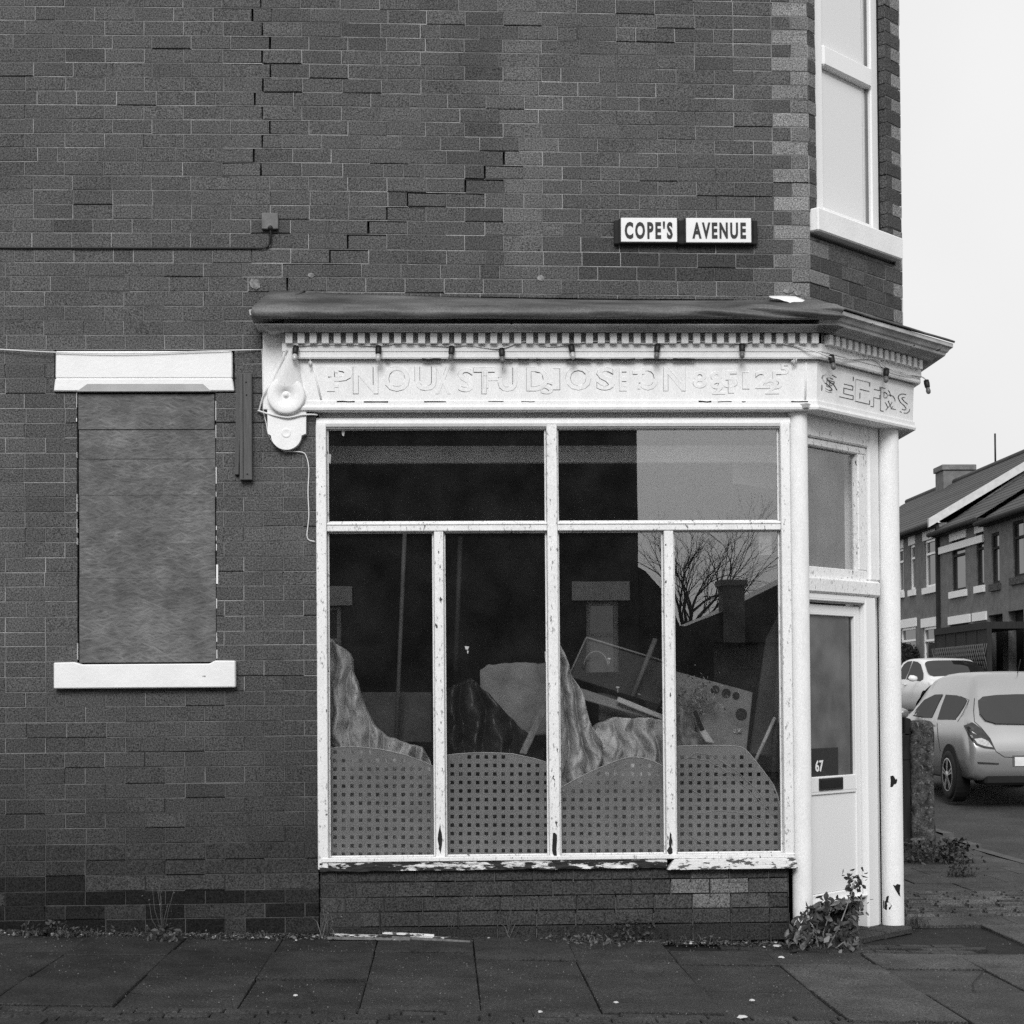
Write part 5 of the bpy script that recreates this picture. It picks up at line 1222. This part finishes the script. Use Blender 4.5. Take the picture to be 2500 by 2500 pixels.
mb = MB(); mb.box(FW, xq-0.10, xq+0.10, gy+0.05, gy+0.2, wy(2212, 1855, gy+.1)[2], wy(2212, 1795, gy+.1)[2]); mb.prism(Fr((0, gy+0.21), (1, 0), (0, -1)), [(xq-0.02, wy(2212, 1796, gy+.1)[2]), (xq+0.10, wy(2212, 1796, gy+.1)[2]), (xq+0.04, wy(2212, 1755, gy+.1)[2]), (xq-0.02, wy(2212, 1750, gy+.1)[2])], 0.0, 0.15); mb.build('hinge_block', 'oldpost', dp, bevel=0.006)

# ================================================================ CARS
def car(name, label, loc, head, paint, L=3.95, H=1.49, spec=None):
    """hatchback; local x forward from the rear bumper, y to its left, z up"""
    t = thing(name, label, 'car', loc)
    ca, sa = math.cos(head), math.sin(head)
    def W(x, y, z): return (loc[0]+x*ca-y*sa, loc[1]+x*sa+y*ca, loc[2]+z)
    k = L/3.95; hz = H/1.49
    ST = [(0, .36, .60, .74, .60), (.02, .29, .70, .79, .66), (.07, .25, .79, .82, .72), (.11, .24, .885, .835, .735), (.15, .24, .945, .84, .715), (.30, .23, 1.18, .845, .64), (.44, .23, 1.38, .85, .59), (.56, .22, 1.455, .85, .57), (.9, .22, 1.485, .855, .575), (1.3, .22, 1.49, .855, .585), (1.75, .22, 1.475, .855, .59), (2.15, .22, 1.43, .855, .60), (2.55, .22, 1.28, .855, .62), (2.95, .22, 1.07, .85, .66), (3.1, .22, 0.99, .845, .70), (3.4, .22, .92, .83, .70), (3.7, .23, .82, .79, .66), (3.88, .26, .68, .72, .60), (3.95, .36, .55, .62, .5)]
    ST = [(a*k, b*hz, c*hz, d, e) for a, b, c, d, e in ST]
    X_ = [s_[0] for s_ in ST]
    def st(x): return [float(np.interp(x, X_, [s_[q] for s_ in ST])) for q in range(1, 5)]
    def ring(x):
        zl, zt, wm, wt = st(x); zb = min(zt-0.015, (0.90+0.05*(1-min(1, x/(2.6*k))))*hz)
        return [(0, zl), (wm*.82, zl), (wm*.96, zl+.05), (wm, zl+(zb-zl)*.35), (wm, zl+(zb-zl)*.62), (wm*.985, zl+(zb-zl)*.86), (wm*.955, zb), (wm*.93+(wt-wm*.93)*.5, zb+(zt-.07-zb)*.55) if zt-zb > .12 else (wm*.9, zb+(zt-zb)*.3), (wt+0.02, zt-.055) if zt-zb > .12 else (wt+.02, zb+(zt-zb)*.6), (wt-.05, zt-.012), (wt*.5, zt), (0, zt+.006)]
    xs_ = sorted(set(X_+[q*k for q in (.21, .25, .37, .5, .65, .75, 1.1, 1.5, 1.95, 2.35, 2.75, 2.85, 3.25, 3.55)]))
    def surf(x, r):                                   # r: position along the ring
        R_ = ring(x); i = min(int(r), len(R_)-2); f = r-i; return (R_[i][0]+(R_[i+1][0]-R_[i][0])*f, R_[i][1]+(R_[i+1][1]-R_[i][1])*f)
    body = MB(); n = 12; vs = []; fs = []
    for x in xs_:
        R_ = ring(x); full = [(-y, z) for y, z in R_]+[(y, z) for y, z in R_[-2::-1]][:-1]
        vs += [W(x, y, z) for y, z in full]
    m_ = len(full)
    for i in range(len(xs_)-1):
        for j in range(m_): fs.append((i*m_+j, i*m_+(j+1) % m_, (i+1)*m_+(j+1) % m_, (i+1)*m_+j))
    fs += [tuple(range(m_)), tuple((len(xs_)-1)*m_+j for j in range(m_))[::-1]]
    body.poly(vs, fs, 1.0, True); bo = body.build('body', paint, t)
    def patch(name, pts2, side, m, parent, off=0.006):
        """side glass or lamp: outline in (x, ring) on the flank, filled as a fan of a fine grid"""
        mb = MB(); cx_ = sum(p[0] for p in pts2)/len(pts2); cr_ = sum(p[1] for p in pts2)/len(pts2); vs = []; N_ = len(pts2); fs = []
        for q in range(5):
            for p in pts2:
                x = cx_+(p[0]-cx_)*q/4; r = cr_+(p[1]-cr_)*q/4; y, z = surf(x, r); vs.append(W(x-(off*0.5 if x < 0.3 else 0), side*(y+off), z+0.001))
        for q in range(4):
            for j in range(N_): fs.append((q*N_+j, q*N_+(j+1) % N_, (q+1)*N_+(j+1) % N_, (q+1)*N_+j))
        mb.poly(vs, fs, 1.0, True); return mb.build(name, m, parent)
    for side in (-1, 1):
        if spec == 'cast': pass
        else: patch('side_window', [(q[0]*k, q[1]) for q in ((.62, 6.35), (.58, 7.0), (.72, 7.75), (1.0, 7.95), (1.42, 7.97), (1.44, 6.22), (.9, 6.2))], side, 'carglass', t)
        if spec != 'cast': patch('side_window', [(q[0]*k, q[1]) for q in ((1.52, 6.2), (1.50, 7.97), (1.9, 7.95), (2.2, 7.85), (2.6, 7.3), (2.78, 6.6), (2.7, 6.15))], side, 'carglass', t)
        for xw in (.70*k, 3.18*k):
            c = W(xw, side*0.865, 0.315); ax = (-sa*side, ca*side, 0)
            mb = MB(); mb.lathe(W(xw, side*0.70, 0.325), ax, [(0.0, 0.0), (0.365, 0.0), (0.365, 0.163), (0, 0.163)], 28, smooth=False); mb.build('wheel_arch', 'dark', t)
            mb = MB(); mb.lathe(W(xw, side*0.70, 0.30), ax, [(0.10, 0.168), (0.20, 0.168), (0.215, 0.185), (0.285, 0.185), (0.30, 0.17), (0.30, 0.02)], 30); wh = mb.build('wheel', 'tyre', t)
            mb = MB(); mb.lathe(W(xw, side*0.70, 0.30), ax, [(0.195, 0.186), (0.21, 0.19), (0.212, 0.186)], 30)
            for q in range(5):
                for dd in (-0.13, 0.13):
                    a = q*2*math.pi/5+0.3; e1 = 0.03; 
                    def wp(r, ang, o): 
                        yy = math.cos(ang)*r; zz = math.sin(ang)*r; return W(xw+yy, side*(0.70+o), 0.30+zz)
                    mb.poly([wp(.035, a+dd*2-.25, .190), wp(.035, a+dd*2+.25, .190), wp(.20, a+dd+.07, .188), wp(.20, a+dd-.07, .188)], [(0, 1, 2, 3)])
            mb.lathe(W(xw, side*0.70, 0.30), ax, [(0.05, 0.189), (0.045, 0.196), (0, 0.197)], 16); mb.build('rim', 'rim', wh, fix=False)
        # tail lamp wrapping the rear corner
        if spec != 'cast': patch('tail_light', [(q[0]*k, q[1]) for q in ((.40, 6.45), (.27, 7.0), (.19, 8.3), (.135, 9.2), (.085, 9.7), (.06, 9.3), (.055, 8), (.06, 6.6), (.09, 5.5), (.24, 5.9))], side, 'lens', t, 0.012)
        if spec != 'cast': patch('tail_light_lens', [(q[0]*k, q[1]) for q in ((.10, 6.4), (.075, 7.6), (.08, 8.8), (.11, 8.9), (.12, 7.4))], side, 'lensclear', t, 0.016)
        patch('headlight', [(q[0]*k, q[1]) for q in ((3.86, 3.9), (3.82, 4.9), (3.6, 5.6), (3.3, 6.0), (3.45, 5.2), (3.7, 4.2))], side, 'lensclear', t, 0.012)
        mb = MB(); mb.lathe(W(2.62*k, side*0.86, 0.98*hz), (-sa*side, ca*side, 0.1), [(0, -0.02), (0.05, 0.0), (0.075, 0.08), (0.07, 0.16), (0.0, 0.2)], 12); mb.build('mirror', paint, t)
        mb = MB(); mb.box(Fr(W(0, 0, 0)[:2], (ca, sa), (-sa*side, ca*side)), 1.5*k, 1.68*k, 0.84, 0.885, loc[2]+0.84*hz, loc[2]+0.865*hz); mb.build('door_handle', paint, t, bevel=0.006)
    def top_patch(name, x0, x1, wk0, wk1, m, off=0.008, zr=0.0):
        mb = MB(); rnd = 0.14
        def fn(s, q):
            x = x0+(x1-x0)*q; v = s*2-1; zl, zt, wm, wt = st(x); e = 1-abs(q*2-1)**5*0.16
            y = v*(wk0+(wk1-wk0)*q)*e; z = zt+0.006-0.018*(abs(v)**4); sl_ = (st(min(x1, x+.02))[1]-st(max(x0, x-.02))[1])/.04
            nx_ = -sl_/math.hypot(1, sl_); nz_ = 1/math.hypot(1, sl_)
            return W(x+nx_*off, y, z+nz_*off)
        mb.grid(fn, 16, 12); return mb.build(name, m, t)
    if spec != 'cast': top_patch('rear_window', .155*k, .50*k, .70, .56, 'carglass')
    top_patch('windscreen', 2.22*k, 3.02*k, .58, .70, 'carglass')
    mb = MB(); zz = loc[2]; FB = Fr(W(0, 0, 0)[:2], (-sa, ca), (-ca, -sa))
    mb.box(FB, -0.26, 0.26, -0.02, 0.012, zz+0.43, zz+0.54); mb.build('number_plate', 'cable_white', t, bevel=0.003)
    mb = MB(); mb.box(FB, -0.30, 0.30, -0.03, 0.004, zz+0.41, zz+0.575); mb.build('plate_recess', mat('recess', 0.10, 0.6) if 'recess' not in bpy.data.materials else bpy.data.materials['recess'], t, bevel=0.02)
    for s_ in ((-1, 1) if spec != 'cast' else ()):
        mb = MB(); mb.box(FB, s_*0.62-0.13, s_*0.62+0.13, -0.06, -0.008, zz+0.49, zz+0.512); mb.build('reflector', 'lens', t, bevel=0.004)
    mb = MB(); mb.box(FB, -0.62, 0.62, -0.5, -0.02, zz+0.20, zz+0.37); mb.build('lower_bumper', 'tyre', t, bevel=0.03)
    mb = MB(); mb.tube([W(.62*k, 0.0, 1.46*hz), W(.50*k, 0, 1.62*hz)], 0.006, 5); mb.build('aerial', 'cable_black', t)
    mb = MB(); mb.box(FB, -0.26, -0.10, -0.075, -0.055, zz+0.74, zz+0.755); mb.box(FB, 0.10, 0.26, -0.075, -0.055, zz+0.74, zz+0.755); mb.build('badge', 'rim', t)
    t['_'] = 0; del t['_']
    return t, body, W, (ca, sa)
cy_ = 10.45
from mathutils.bvhtree import BVHTree
CLOC = (7.22, cy_, T(7.2, cy_+0.7)-0.02)
sc_, sb_, sW, _ = car('parked_car', 'silver hatchback parked in the side street seen from its rear corner', CLOC, math.pi/2, 'carsilver', 3.95, 1.60, spec='cast')
bvh = BVHTree.FromPolygons([Vector(v) for v in sb_.v], sb_.f)
CO = Vector((0, -DIST, EYE))
def cast(x, y, off):
    d = Vector(ray(x, y)).normalized(); h = bvh.ray_cast(CO, d)
    if h[0] is None: return None
    n = h[1] if h[1].dot(d) < 0 else -h[1]; return h[0]+n*off
def mirror(p): return Vector((2*CLOC[0]-p.x, p.y, p.z))
def decal(name, out_, m, off=0.006, both=True):
    '''a pane or lamp lying on the car body: its outline measured in the photo, found on the body, and the same on the other flank'''
    cx_ = sum(p[0] for p in out_)/len(out_); cy2 = sum(p[1] for p in out_)/len(out_); dense = []
    for i in range(len(out_)):
        a, b = out_[i], out_[(i+1) % len(out_)]
        dense += [(a[0]+(b[0]-a[0])*q/3, a[1]+(b[1]-a[1])*q/3) for q in range(3)]
    rings = [[cast(cx_+(x-cx_)*q/6, cy2+(y-cy2)*q/6, off) for x, y in dense] for q in range(7)]
    for mir in ((False, True) if both else (False,)):
        mb = MB(); N_ = len(dense)
        for q in range(6):
            for j in range(N_):
                f = [rings[q][j], rings[q][(j+1) % N_], rings[q+1][(j+1) % N_], rings[q+1][j]]
                if any(v is None for v in f) or max((f[0]-f[2]).length, (f[1]-f[3]).length) > 0.35: continue
                mb.face([mirror(v) for v in f] if mir else f, 1.0, True)
        if mb.v: mb.build(name, m, sc_, fix=False)
def seam(pts, r=0.004, m='dark', name='panel_gap', off=0.002, both=True):
    P = []
    for a, b in zip(pts[:-1], pts[1:]): P += [cast(a[0]+(b[0]-a[0])*q/5, a[1]+(b[1]-a[1])*q/5, off) for q in range(5)]
    P = [v for v in P+[cast(*pts[-1], off)] if v is not None]
    if len(P) < 2: return
    mb = MB(); mb.tube(P, r, 4)
    if both: mb.tube([mirror(v) for v in P], r, 4)
    mb.build(name, m, sc_)
decal('side_window', [(2226, 1748), (2239, 1730), (2257, 1709), (2283, 1696), (2302, 1695), (2275, 1753), (2250, 1752)], 'carglass')
decal('side_window', [(2310, 1696), (2338, 1698), (2356, 1705), (2361, 1711), (2352, 1728), (2333, 1757), (2289, 1757), (2299, 1725)], 'carglass')
decal('rear_window', [(2388, 1712), (2398, 1703), (2430, 1699), (2480, 1697), (2540, 1697), (2580, 1699), (2640, 1705), (2646, 1740), (2630, 1762), (2600, 1768), (2540, 1770), (2430, 1768), (2405, 1761), (2391, 1744)], 'carglass', 0.022, False)
decal('tail_light', [(2354, 1772), (2373, 1764), (2393, 1777), (2415, 1801), (2430, 1830), (2404, 1827), (2382, 1819), (2364, 1794)], 'lens', 0.010)
decal('tail_light_lens', [(2378, 1805), (2395, 1803), (2412, 1810), (2424, 1825), (2404, 1822), (2386, 1816)], 'lensclear', 0.014)
seam([(2379, 1705), (2377, 1735), (2379, 1762), (2395, 1776), (2417, 1803), (2432, 1835), (2452, 1848), (2500, 1851), (2545, 1852)])
seam([(2345, 1700), (2366, 1709), (2352, 1740), (2338, 1762)], 0.003)
seam([(2288, 1765), (2290, 1800), (2296, 1835)], 0.003)
decal('reflector', [(2386, 1860), (2439, 1863), (2438, 1867), (2387, 1865)], 'lens', 0.006)
decal('bumper_crease', [(2380, 1903), (2455, 1903), (2448, 1911), (2390, 1912)], 'rim', 0.003)
car('parked_car', 'white car parked further up the side street facing the camera', (11.75, 31.6, T(11.7, 29)-0.06), -math.pi/2, 'carwhite', 4.1, 1.46)

# ================================================================ TERRACED HOUSES ALONG THE SIDE STREET
HX = 14.0
FH = Fr((HX, 0), (0, 1), (-1, 0))
def hp_(x, y): p = sx(x, y, HX); return p[1], p[2]
def house(label, ya, yb, ze, zr, wins, pale=True, roofz=0.0, seed=0, fasc=False):
    zg = T(13, (ya+yb)/2)-0.3; t = thing('terraced_house', label, 'house', (HX+2, (ya+yb)/2, zg), 'brick terrace up the side street')
    holes = [(w_[0], w_[1], w_[2], w_[3]) for w_ in wins]
    mb = MB(); slab_wall(mb, FH, ya+0.002, yb-0.002, zg, ze, holes, -0.3, 0.0)
    mb.box(FW, HX+0.31, HX+8, ya+0.002, ya+0.2, zg, ze); mb.box(FW, HX+0.31, HX+8, yb-0.2, yb-0.002, zg, ze); mb.box(FW, HX+7.8, HX+8, ya+0.21, yb-0.21, zg, ze)
    # gable tops under the roof
    for yy in (ya+0.002, yb-0.2):
        mb.prism(Fr((0, yy), (1, 0), (0, 1)), [(HX+0.31, ze+0.001), (HX+8, ze+0.001), (HX+4, zr-0.1)], 0.0, 0.198)
    mb.build('wall', 'farbrick', t)
    mb = MB(); rr = random.Random(seed)
    rb = MB(); nrow = 16
    for side in (0, 1):
        for r in range(nrow):
            f0, f1 = r/nrow, (r+1.25)/nrow
            xa = HX-0.28+4.28*f0 if side == 0 else HX+8.28-4.28*f0; xb_ = HX-0.28+4.28*min(1, f1) if side == 0 else HX+8.28-4.28*min(1, f1)
            za = ze-0.05+(zr-ze+0.05)*f0; zb2 = ze-0.05+(zr-ze+0.05)*min(1, f1)
            rb.poly([(xa, ya, za+0.03), (xa, yb, za+0.03), (xb_, yb, zb2+0.012), (xb_, ya, zb2+0.012), (xa, ya, za), (xa, yb, za)], [(0, 1, 2, 3), (0, 4, 5, 1)], rr.uniform(0.8, 1.15))
    rb.tube([(HX+4, ya, zr+0.02), (HX+4, yb, zr+0.02)], 0.10, 8, 1.0)
    ro = rb.build('roof', 'slate', t)
    mb = MB(); mb.tube([(HX-0.30, ya, ze-0.06), (HX-0.30, yb, ze-0.06)], 0.07, 8); mb.box(FW, HX-0.22, HX-0.001, ya, yb, ze-0.13, ze-0.01); mb.build('gutter', 'oldpost', t)
    if fasc:
        mb = MB(); mb.box(FH, ya+0.2, yb-0.1, 0.002, 0.06, ze-0.61, ze-0.42); mb.build('white_band', 'white', t)
    for (y0, y1, z0, z1, kind) in wins:
        f = MB(); fw = 0.07
        if kind in ('w', 'd'):
            m_ = 'pvc' if kind == 'w' else 'oldpost'
            f.box(FH, y0+.001, y0+fw, -0.10, -0.035, z0+.001, z1-.001); f.box(FH, y1-fw, y1-.001, -0.10, -0.035, z0+.001, z1-.001); f.box(FH, y0+fw, y1-fw, -0.10, -0.035, z0+.001, z0+fw); f.box(FH, y0+fw, y1-fw, -0.10, -0.035, z1-fw, z1-.001)
            zm = z0+(z1-z0)*0.68; f.box(FH, y0+fw, y1-fw, -0.099, -0.03, zm, zm+0.06)
            wf = f.build('window', m_, t)
            g = MB(); g.box(FH, y0+fw, y1-fw, -0.09, -0.08, z0+fw, z1-fw); g.build('pane', 'farglass', wf)
            if kind == 'd':
                c = MB(); c.box(FH, y0+fw, y1-fw, -0.14, -0.12, zm-0.3, z1-0.1); c.build('blind', 'white', wf)
        elif kind == 'p':
            f.box(FH, y0, y1, -0.22, -0.2, z0, z1); f.build('doorway', 'dark', t)
        if z1 < ze-0.1 and kind != 'p':
            e = 0.14 if y1-y0 > 0.7 else 0.08
            if pale or kind == 'w':
                l = MB(); l.box(FH, y0-e, y1+e, -0.05, 0.03, z1+0.002, z1+0.26); l.build('lintel', 'stone_white', t)
            if True:
                l = MB(); l.box(FH, y0-e, y1+e, -0.05, 0.07, z0-0.18, z0-0.002); l.build('sill', 'stone_white' if pale else 'stone', t)
    return t
yp = hp_(2295, 1500)[0]
def win(xl, yt, xr, yb_, kind):                      # photo box of an opening on the terrace front; left of the picture is further up the street
    a = hp_(xl, (yt+yb_)/2)[0]; b = hp_(xr, (yt+yb_)/2)[0]; z1 = hp_((xl+xr)/2, yt)[1]; z0 = hp_((xl+xr)/2, yb_)[1]; return (min(a, b), max(a, b), z0, z1, kind)
ze1 = hp_(2283, 1279)[1]
W1 = [win(2258, 1316, 2286, 1433, 'w'), win(2222, 1330, 2234, 1440, 'w'), win(2192, 1340, 2206, 1446, 'w'), win(2254, 1530, 2291, 1640, 'w'), win(2199, 1532, 2236, 1640, 'w')]
zr1 = sx(2292, 1194, HX+4)[2]
h1 = house('end brick house beyond the downpipe with white lintels and narrow white windows', yp, 55.5, ze1, zr1, W1, True, seed=1)
W1b = []
y2 = hp_(2411, 1450)[0]
W2 = [win(2324, 1317, 2357, 1442, 'd'), win(2384, 1300, 2402, 1430, 'd'), win(2322, 1524, 2366, 1690, 'p'), win(2378, 1521, 2408, 1690, 'p')]
h2 = house('middle brick house with white eaves band and dark porch canopy', y2, yp, ze1-0.30, zr1-0.32, W2, True, seed=2, fasc=True)
W3 = [win(2421, 1300, 2440, 1425, 'd'), win(2473, 1270, 2500, 1408, 'd'), win(2414, 1500, 2449, 1690, 'p'), win(2462, 1490, 2500, 1690, 'p')]
h3 = house('nearest brick house of the terrace with dark sills and unpainted lintels', y2-5.2, y2, ze1-0.42, zr1-0.45, W3, False, seed=3)
for o_, x_ in ((h2, (2318, 2370)), (h2, (2377, 2410))):
    a, b = hp_(x_[0], 1510)[0], hp_(x_[1], 1510)[0]; mb = MB(); mb.box(FH, b, a, 0.0, 0.05, hp_(2340, 1523)[1], hp_(2340, 1503)[1]); mb.build('lintel', 'stone_white', o_)
mb = MB(); mb.box(FH, yp-0.06, yp+0.06, 0.0, 0.10, T(13, yp), ze1-0.1); mb.build('downpipe', 'oldpost', h1)
mb = MB()                                            # white coping on the party wall where the roofs step
mb.prism(Fr((0, yp-0.14), (1, 0), (0, 1)), [(HX-0.32, ze1-0.14), (HX-0.32, ze1+0.10), (HX+4, zr1+0.02), (HX+4, zr1-0.22)], 0.0, 0.14); mb.build('verge_board', mat('verge_paint', 0.55, 0.7), h1)
zc = wy(2350, 1134, 49.3)[2]
mb = MB(); mb.box(FW, HX+3.6, HX+4.7, 49.3, 50.3, zr1-0.7, zc-0.2); mb.box(FW, HX+3.54, HX+4.76, 49.24, 50.36, zc-0.199, zc); ch_ = mb.build('chimney', 'farbrick', h1, bevel=0.02)
q_ = sx(2430, 1121, HX+4); mb = MB(); mb.tube([(q_[0], q_[1], q_[2]-0.2), (q_[0], q_[1], sx(2430, 1058, HX+4)[2])], 0.03, 6); mb.build('aerial_mast', 'cable_black', h2)
# porch canopy of the middle house
pc = MB(); a, b = sx(2284, 1560, HX-1.06)[1], sx(2412, 1560, HX-1.06)[1]
zc0, zc1 = sx(2345, 1545, HX-0.9)[2], sx(2345, 1529, HX-0.9)[2]
pc.box(FH, b, a, 0.06, 1.1, zc0, zc1); pc.box(FH, b, a, 1.0, 1.06, zc0-1.0, zc0-0.001)
for q in range(6): pc.box(FH, b+(a-b)*q/5-0.04, b+(a-b)*q/5+0.04, 0.98, 1.08, T(13, yp)-0.2, zc0-0.001)
pc.build('porch_canopy', 'oldpost', h2)
pl2 = MB()
for q in range(26):
    y_ = b+(a-b)*q/26
    pl2.tube([FH(y_, 1.075, zc0-0.95), FH(y_+0.45, 1.075, zc0-0.35)], 0.015, 4); pl2.tube([FH(y_+0.45, 1.08, zc0-0.95), FH(y_, 1.08, zc0-0.35)], 0.015, 4)
pl2.build('lattice', mat('lattice', 0.10, 0.8), h2)
# hedge before the end house
hc = Vector((12.9, yp+2.6, T(13, yp+2.6))); mb = MB(); rr = random.Random(3)
ht = thing('hedge', 'dark clipped hedge in front of the end house behind the white car', 'hedge', tuple(hc))
kh = (hc.y+DIST)/F_PX
cc = Vector(wy(2205, 1625, hc.y)); 
for k in range(2600):
    d = Vector((rr.gauss(0, 1), rr.gauss(0, 1), rr.gauss(0, 1))).normalized()*(0.75+0.25*rr.random()); leaves(mb, [cc+Vector((d.x*58*kh*1.0, d.y*0.8, d.z*66*kh-0.1))], 0.06, 0.4, 1.8, 0, rr)
mb.build('foliage', 'hedge', ht)
mb = MB(); mb.lathe((cc.x, cc.y, hc.z-0.1), (0, 0, 1), [(0.3, 0), (50*kh, 0.3), (50*kh, cc.z-hc.z+20*kh), (0.2, cc.z-hc.z+52*kh)], 16); mb.build('trunk', 'dark', ht)

# ================================================================ ACROSS THE ROAD (seen mirrored in the shop glass)
OY = -20.0
def op(x, y): p = wy(x, y, -OY); return p[0], p[2]
FO = Fr((0, OY), (1, 0), (0, 1))
oh = thing('opposite_house', 'brick gable house across the road mirrored in the shop window', 'house', (-3, OY-4, 0))
xg = op(1557, 1150)[0]; xl_ = -9.0
lw = [(op(1432, 1500)[0], op(1512, 1500)[0], op(1470, 1545)[1]-0.7, op(1470, 1466)[1]), (op(770, 1500)[0], op(832, 1500)[0], op(800, 1560)[1]-0.7, op(800, 1478)[1]), (op(1552, 1500)[0], op(1596, 1500)[0], op(1570, 1545)[1]-0.5, op(1570, 1478)[1])][:2]
mb = MB(); slab_wall(mb, FO, xl_, xg, -0.2, 8.2, lw, -0.3, 0.0); mb.box(FW, xl_, xg, OY-8, OY-0.31, -0.2, 8.2); mb.build('wall', 'darkbrick', oh)
mb = MB(); mb.prism(Fr((0, OY+0.2), (1, 0), (0, -1)), [(xl_-0.2, 8.21), (xg+0.02, 8.21), ((xl_+xg)/2, 11.2)], 0.0, 8.4); mb.build('roof', 'slate', oh)
x0, z0 = op(1535, 1378); x1, z1 = op(1632, 1446); x2 = op(1668, 1540)[0]
mb = MB(); mb.prism(Fr((0, OY-0.3), (1, 0), (0, -1)), [(xg+0.003, -0.2), (x2+0.6, -0.2), (x2+0.6, op(1700, 1535)[1]), (x2, op(1668, 1525)[1]), (x1, z1), (x0+0.35, z0-0.1), (xg+0.003, z0)], 0.0, 6.0); mb.build('lean_to', 'darkbrick', oh)
for (a, b, c, d) in lw:
    mb = MB(); mb.box(FO, a-0.25, b+0.2, -0.05, 0.05, d+0.002, d+0.34); mb.build('lintel', 'midgrey', oh)
    mb = MB(); mb.box(FO, a, a+0.08, -0.15, -0.08, c, d); mb.box(FO, b-0.08, b, -0.15, -0.08, c, d); mb.box(FO, a+0.081, b-0.081, -0.15, -0.08, d-0.08, d); mb.box(FO, a+0.081, b-0.081, -0.15, -0.08, c+(d-c)*0.5, c+(d-c)*0.5+0.07); wf = mb.build('window', 'midgrey', oh)
    mb = MB(); mb.box(FO, a+0.081, b-0.081, -0.14, -0.13, c, d-0.081); mb.build('pane', 'farglass', wf)
lr = thing('back_extension', 'low dark slated building with a chimney across the road mirrored in the glass', 'building', (6, OY-7, 0))
mb = MB(); zq = op(1700, 1545)[1]; mb.box(FW, x2+0.61, 14, OY-10, OY-6, -0.2, zq); mb.build('wall', 'farbrick', lr)
mb = MB(); mb.prism(Fr((0, OY-5.8), (1, 0), (0, -1)), [(x2+0.6, zq+0.002), (14, zq+0.002), (14, zq+1.9), (op(1905, 1450)[0]+2.2, zq+1.75), (op(1840, 1500)[0]+0.6, zq+0.75), (x2+0.6, zq+0.25)], 0.0, 4.2); mb.build('roof', 'slate', lr)
kx = 36.0/30.3
mb = MB(); ca0, ca1 = (1772-1081.7)/F_PX*36, (1826-1081.7)/F_PX*36; mb.box(FW, ca0, ca1, -26.3, -25.7, zq, EYE+(1703-1432)/F_PX*36); mb.box(FW, ca0-0.06, ca1+0.06, -26.36, -25.64, EYE+(1703-1432)/F_PX*36, EYE+(1703-1418)/F_PX*36); mb.build('chimney', 'farbrick', lr)
# bare tree
tr = thing('bare_tree', 'leafless winter tree across the road mirrored in the right panes', 'tree', ((1700-1081.7)/F_PX*52, -42, T(8, 0)))
mb = MB(); rr = random.Random(12)
def grow(p, d, L, r, lev, mbt):
    q = p; pts = [q]
    for k in range(3): d = (d+Vector((rr.gauss(0, .09), rr.gauss(0, .09), rr.gauss(0, .05)))).normalized(); q = q+d*L/3; pts.append(q)
    mbt.tube(pts, r, 5 if lev < 2 else 3, r2=r*0.62, cap=False)
    if lev >= 7: return
    for k in range(2 if lev else 6):
        a = rr.uniform(0.2, 0.55) if lev else rr.uniform(0.15, 0.85); az = rr.uniform(0, 6.283); u_ = d.cross(Vector((0.2, 0.1, 1))).normalized(); v_ = d.cross(u_)
        nd = (d*math.cos(a)+(u_*math.cos(az)+v_*math.sin(az))*math.sin(a)).normalized(); grow(q, nd, L*rr.uniform(.74, .95), r*rr.uniform(.5, .66), lev+1, mbt)
    if lev > 0 and rr.random() < 0.7: grow(pts[2], (d+Vector((rr.gauss(0, .5), rr.gauss(0, .5), .1))).normalized(), L*0.6, r*0.4, lev+2, mbt)
base = Vector(tr.location)
tk = MB(); tk.tube([base, base+Vector((0.05, 0, 1.2)), base+Vector((0.0, 0, 2.2))], 0.22, 8, r2=0.17); tk.build('trunk', 'bark', tr)
grow(base+Vector((0, 0, 2.1)), Vector((0.05, 0, 1)), 1.15, 0.15, 0, mb); mb.build('crown', 'bark', tr)
bpy.context.view_layer.update()
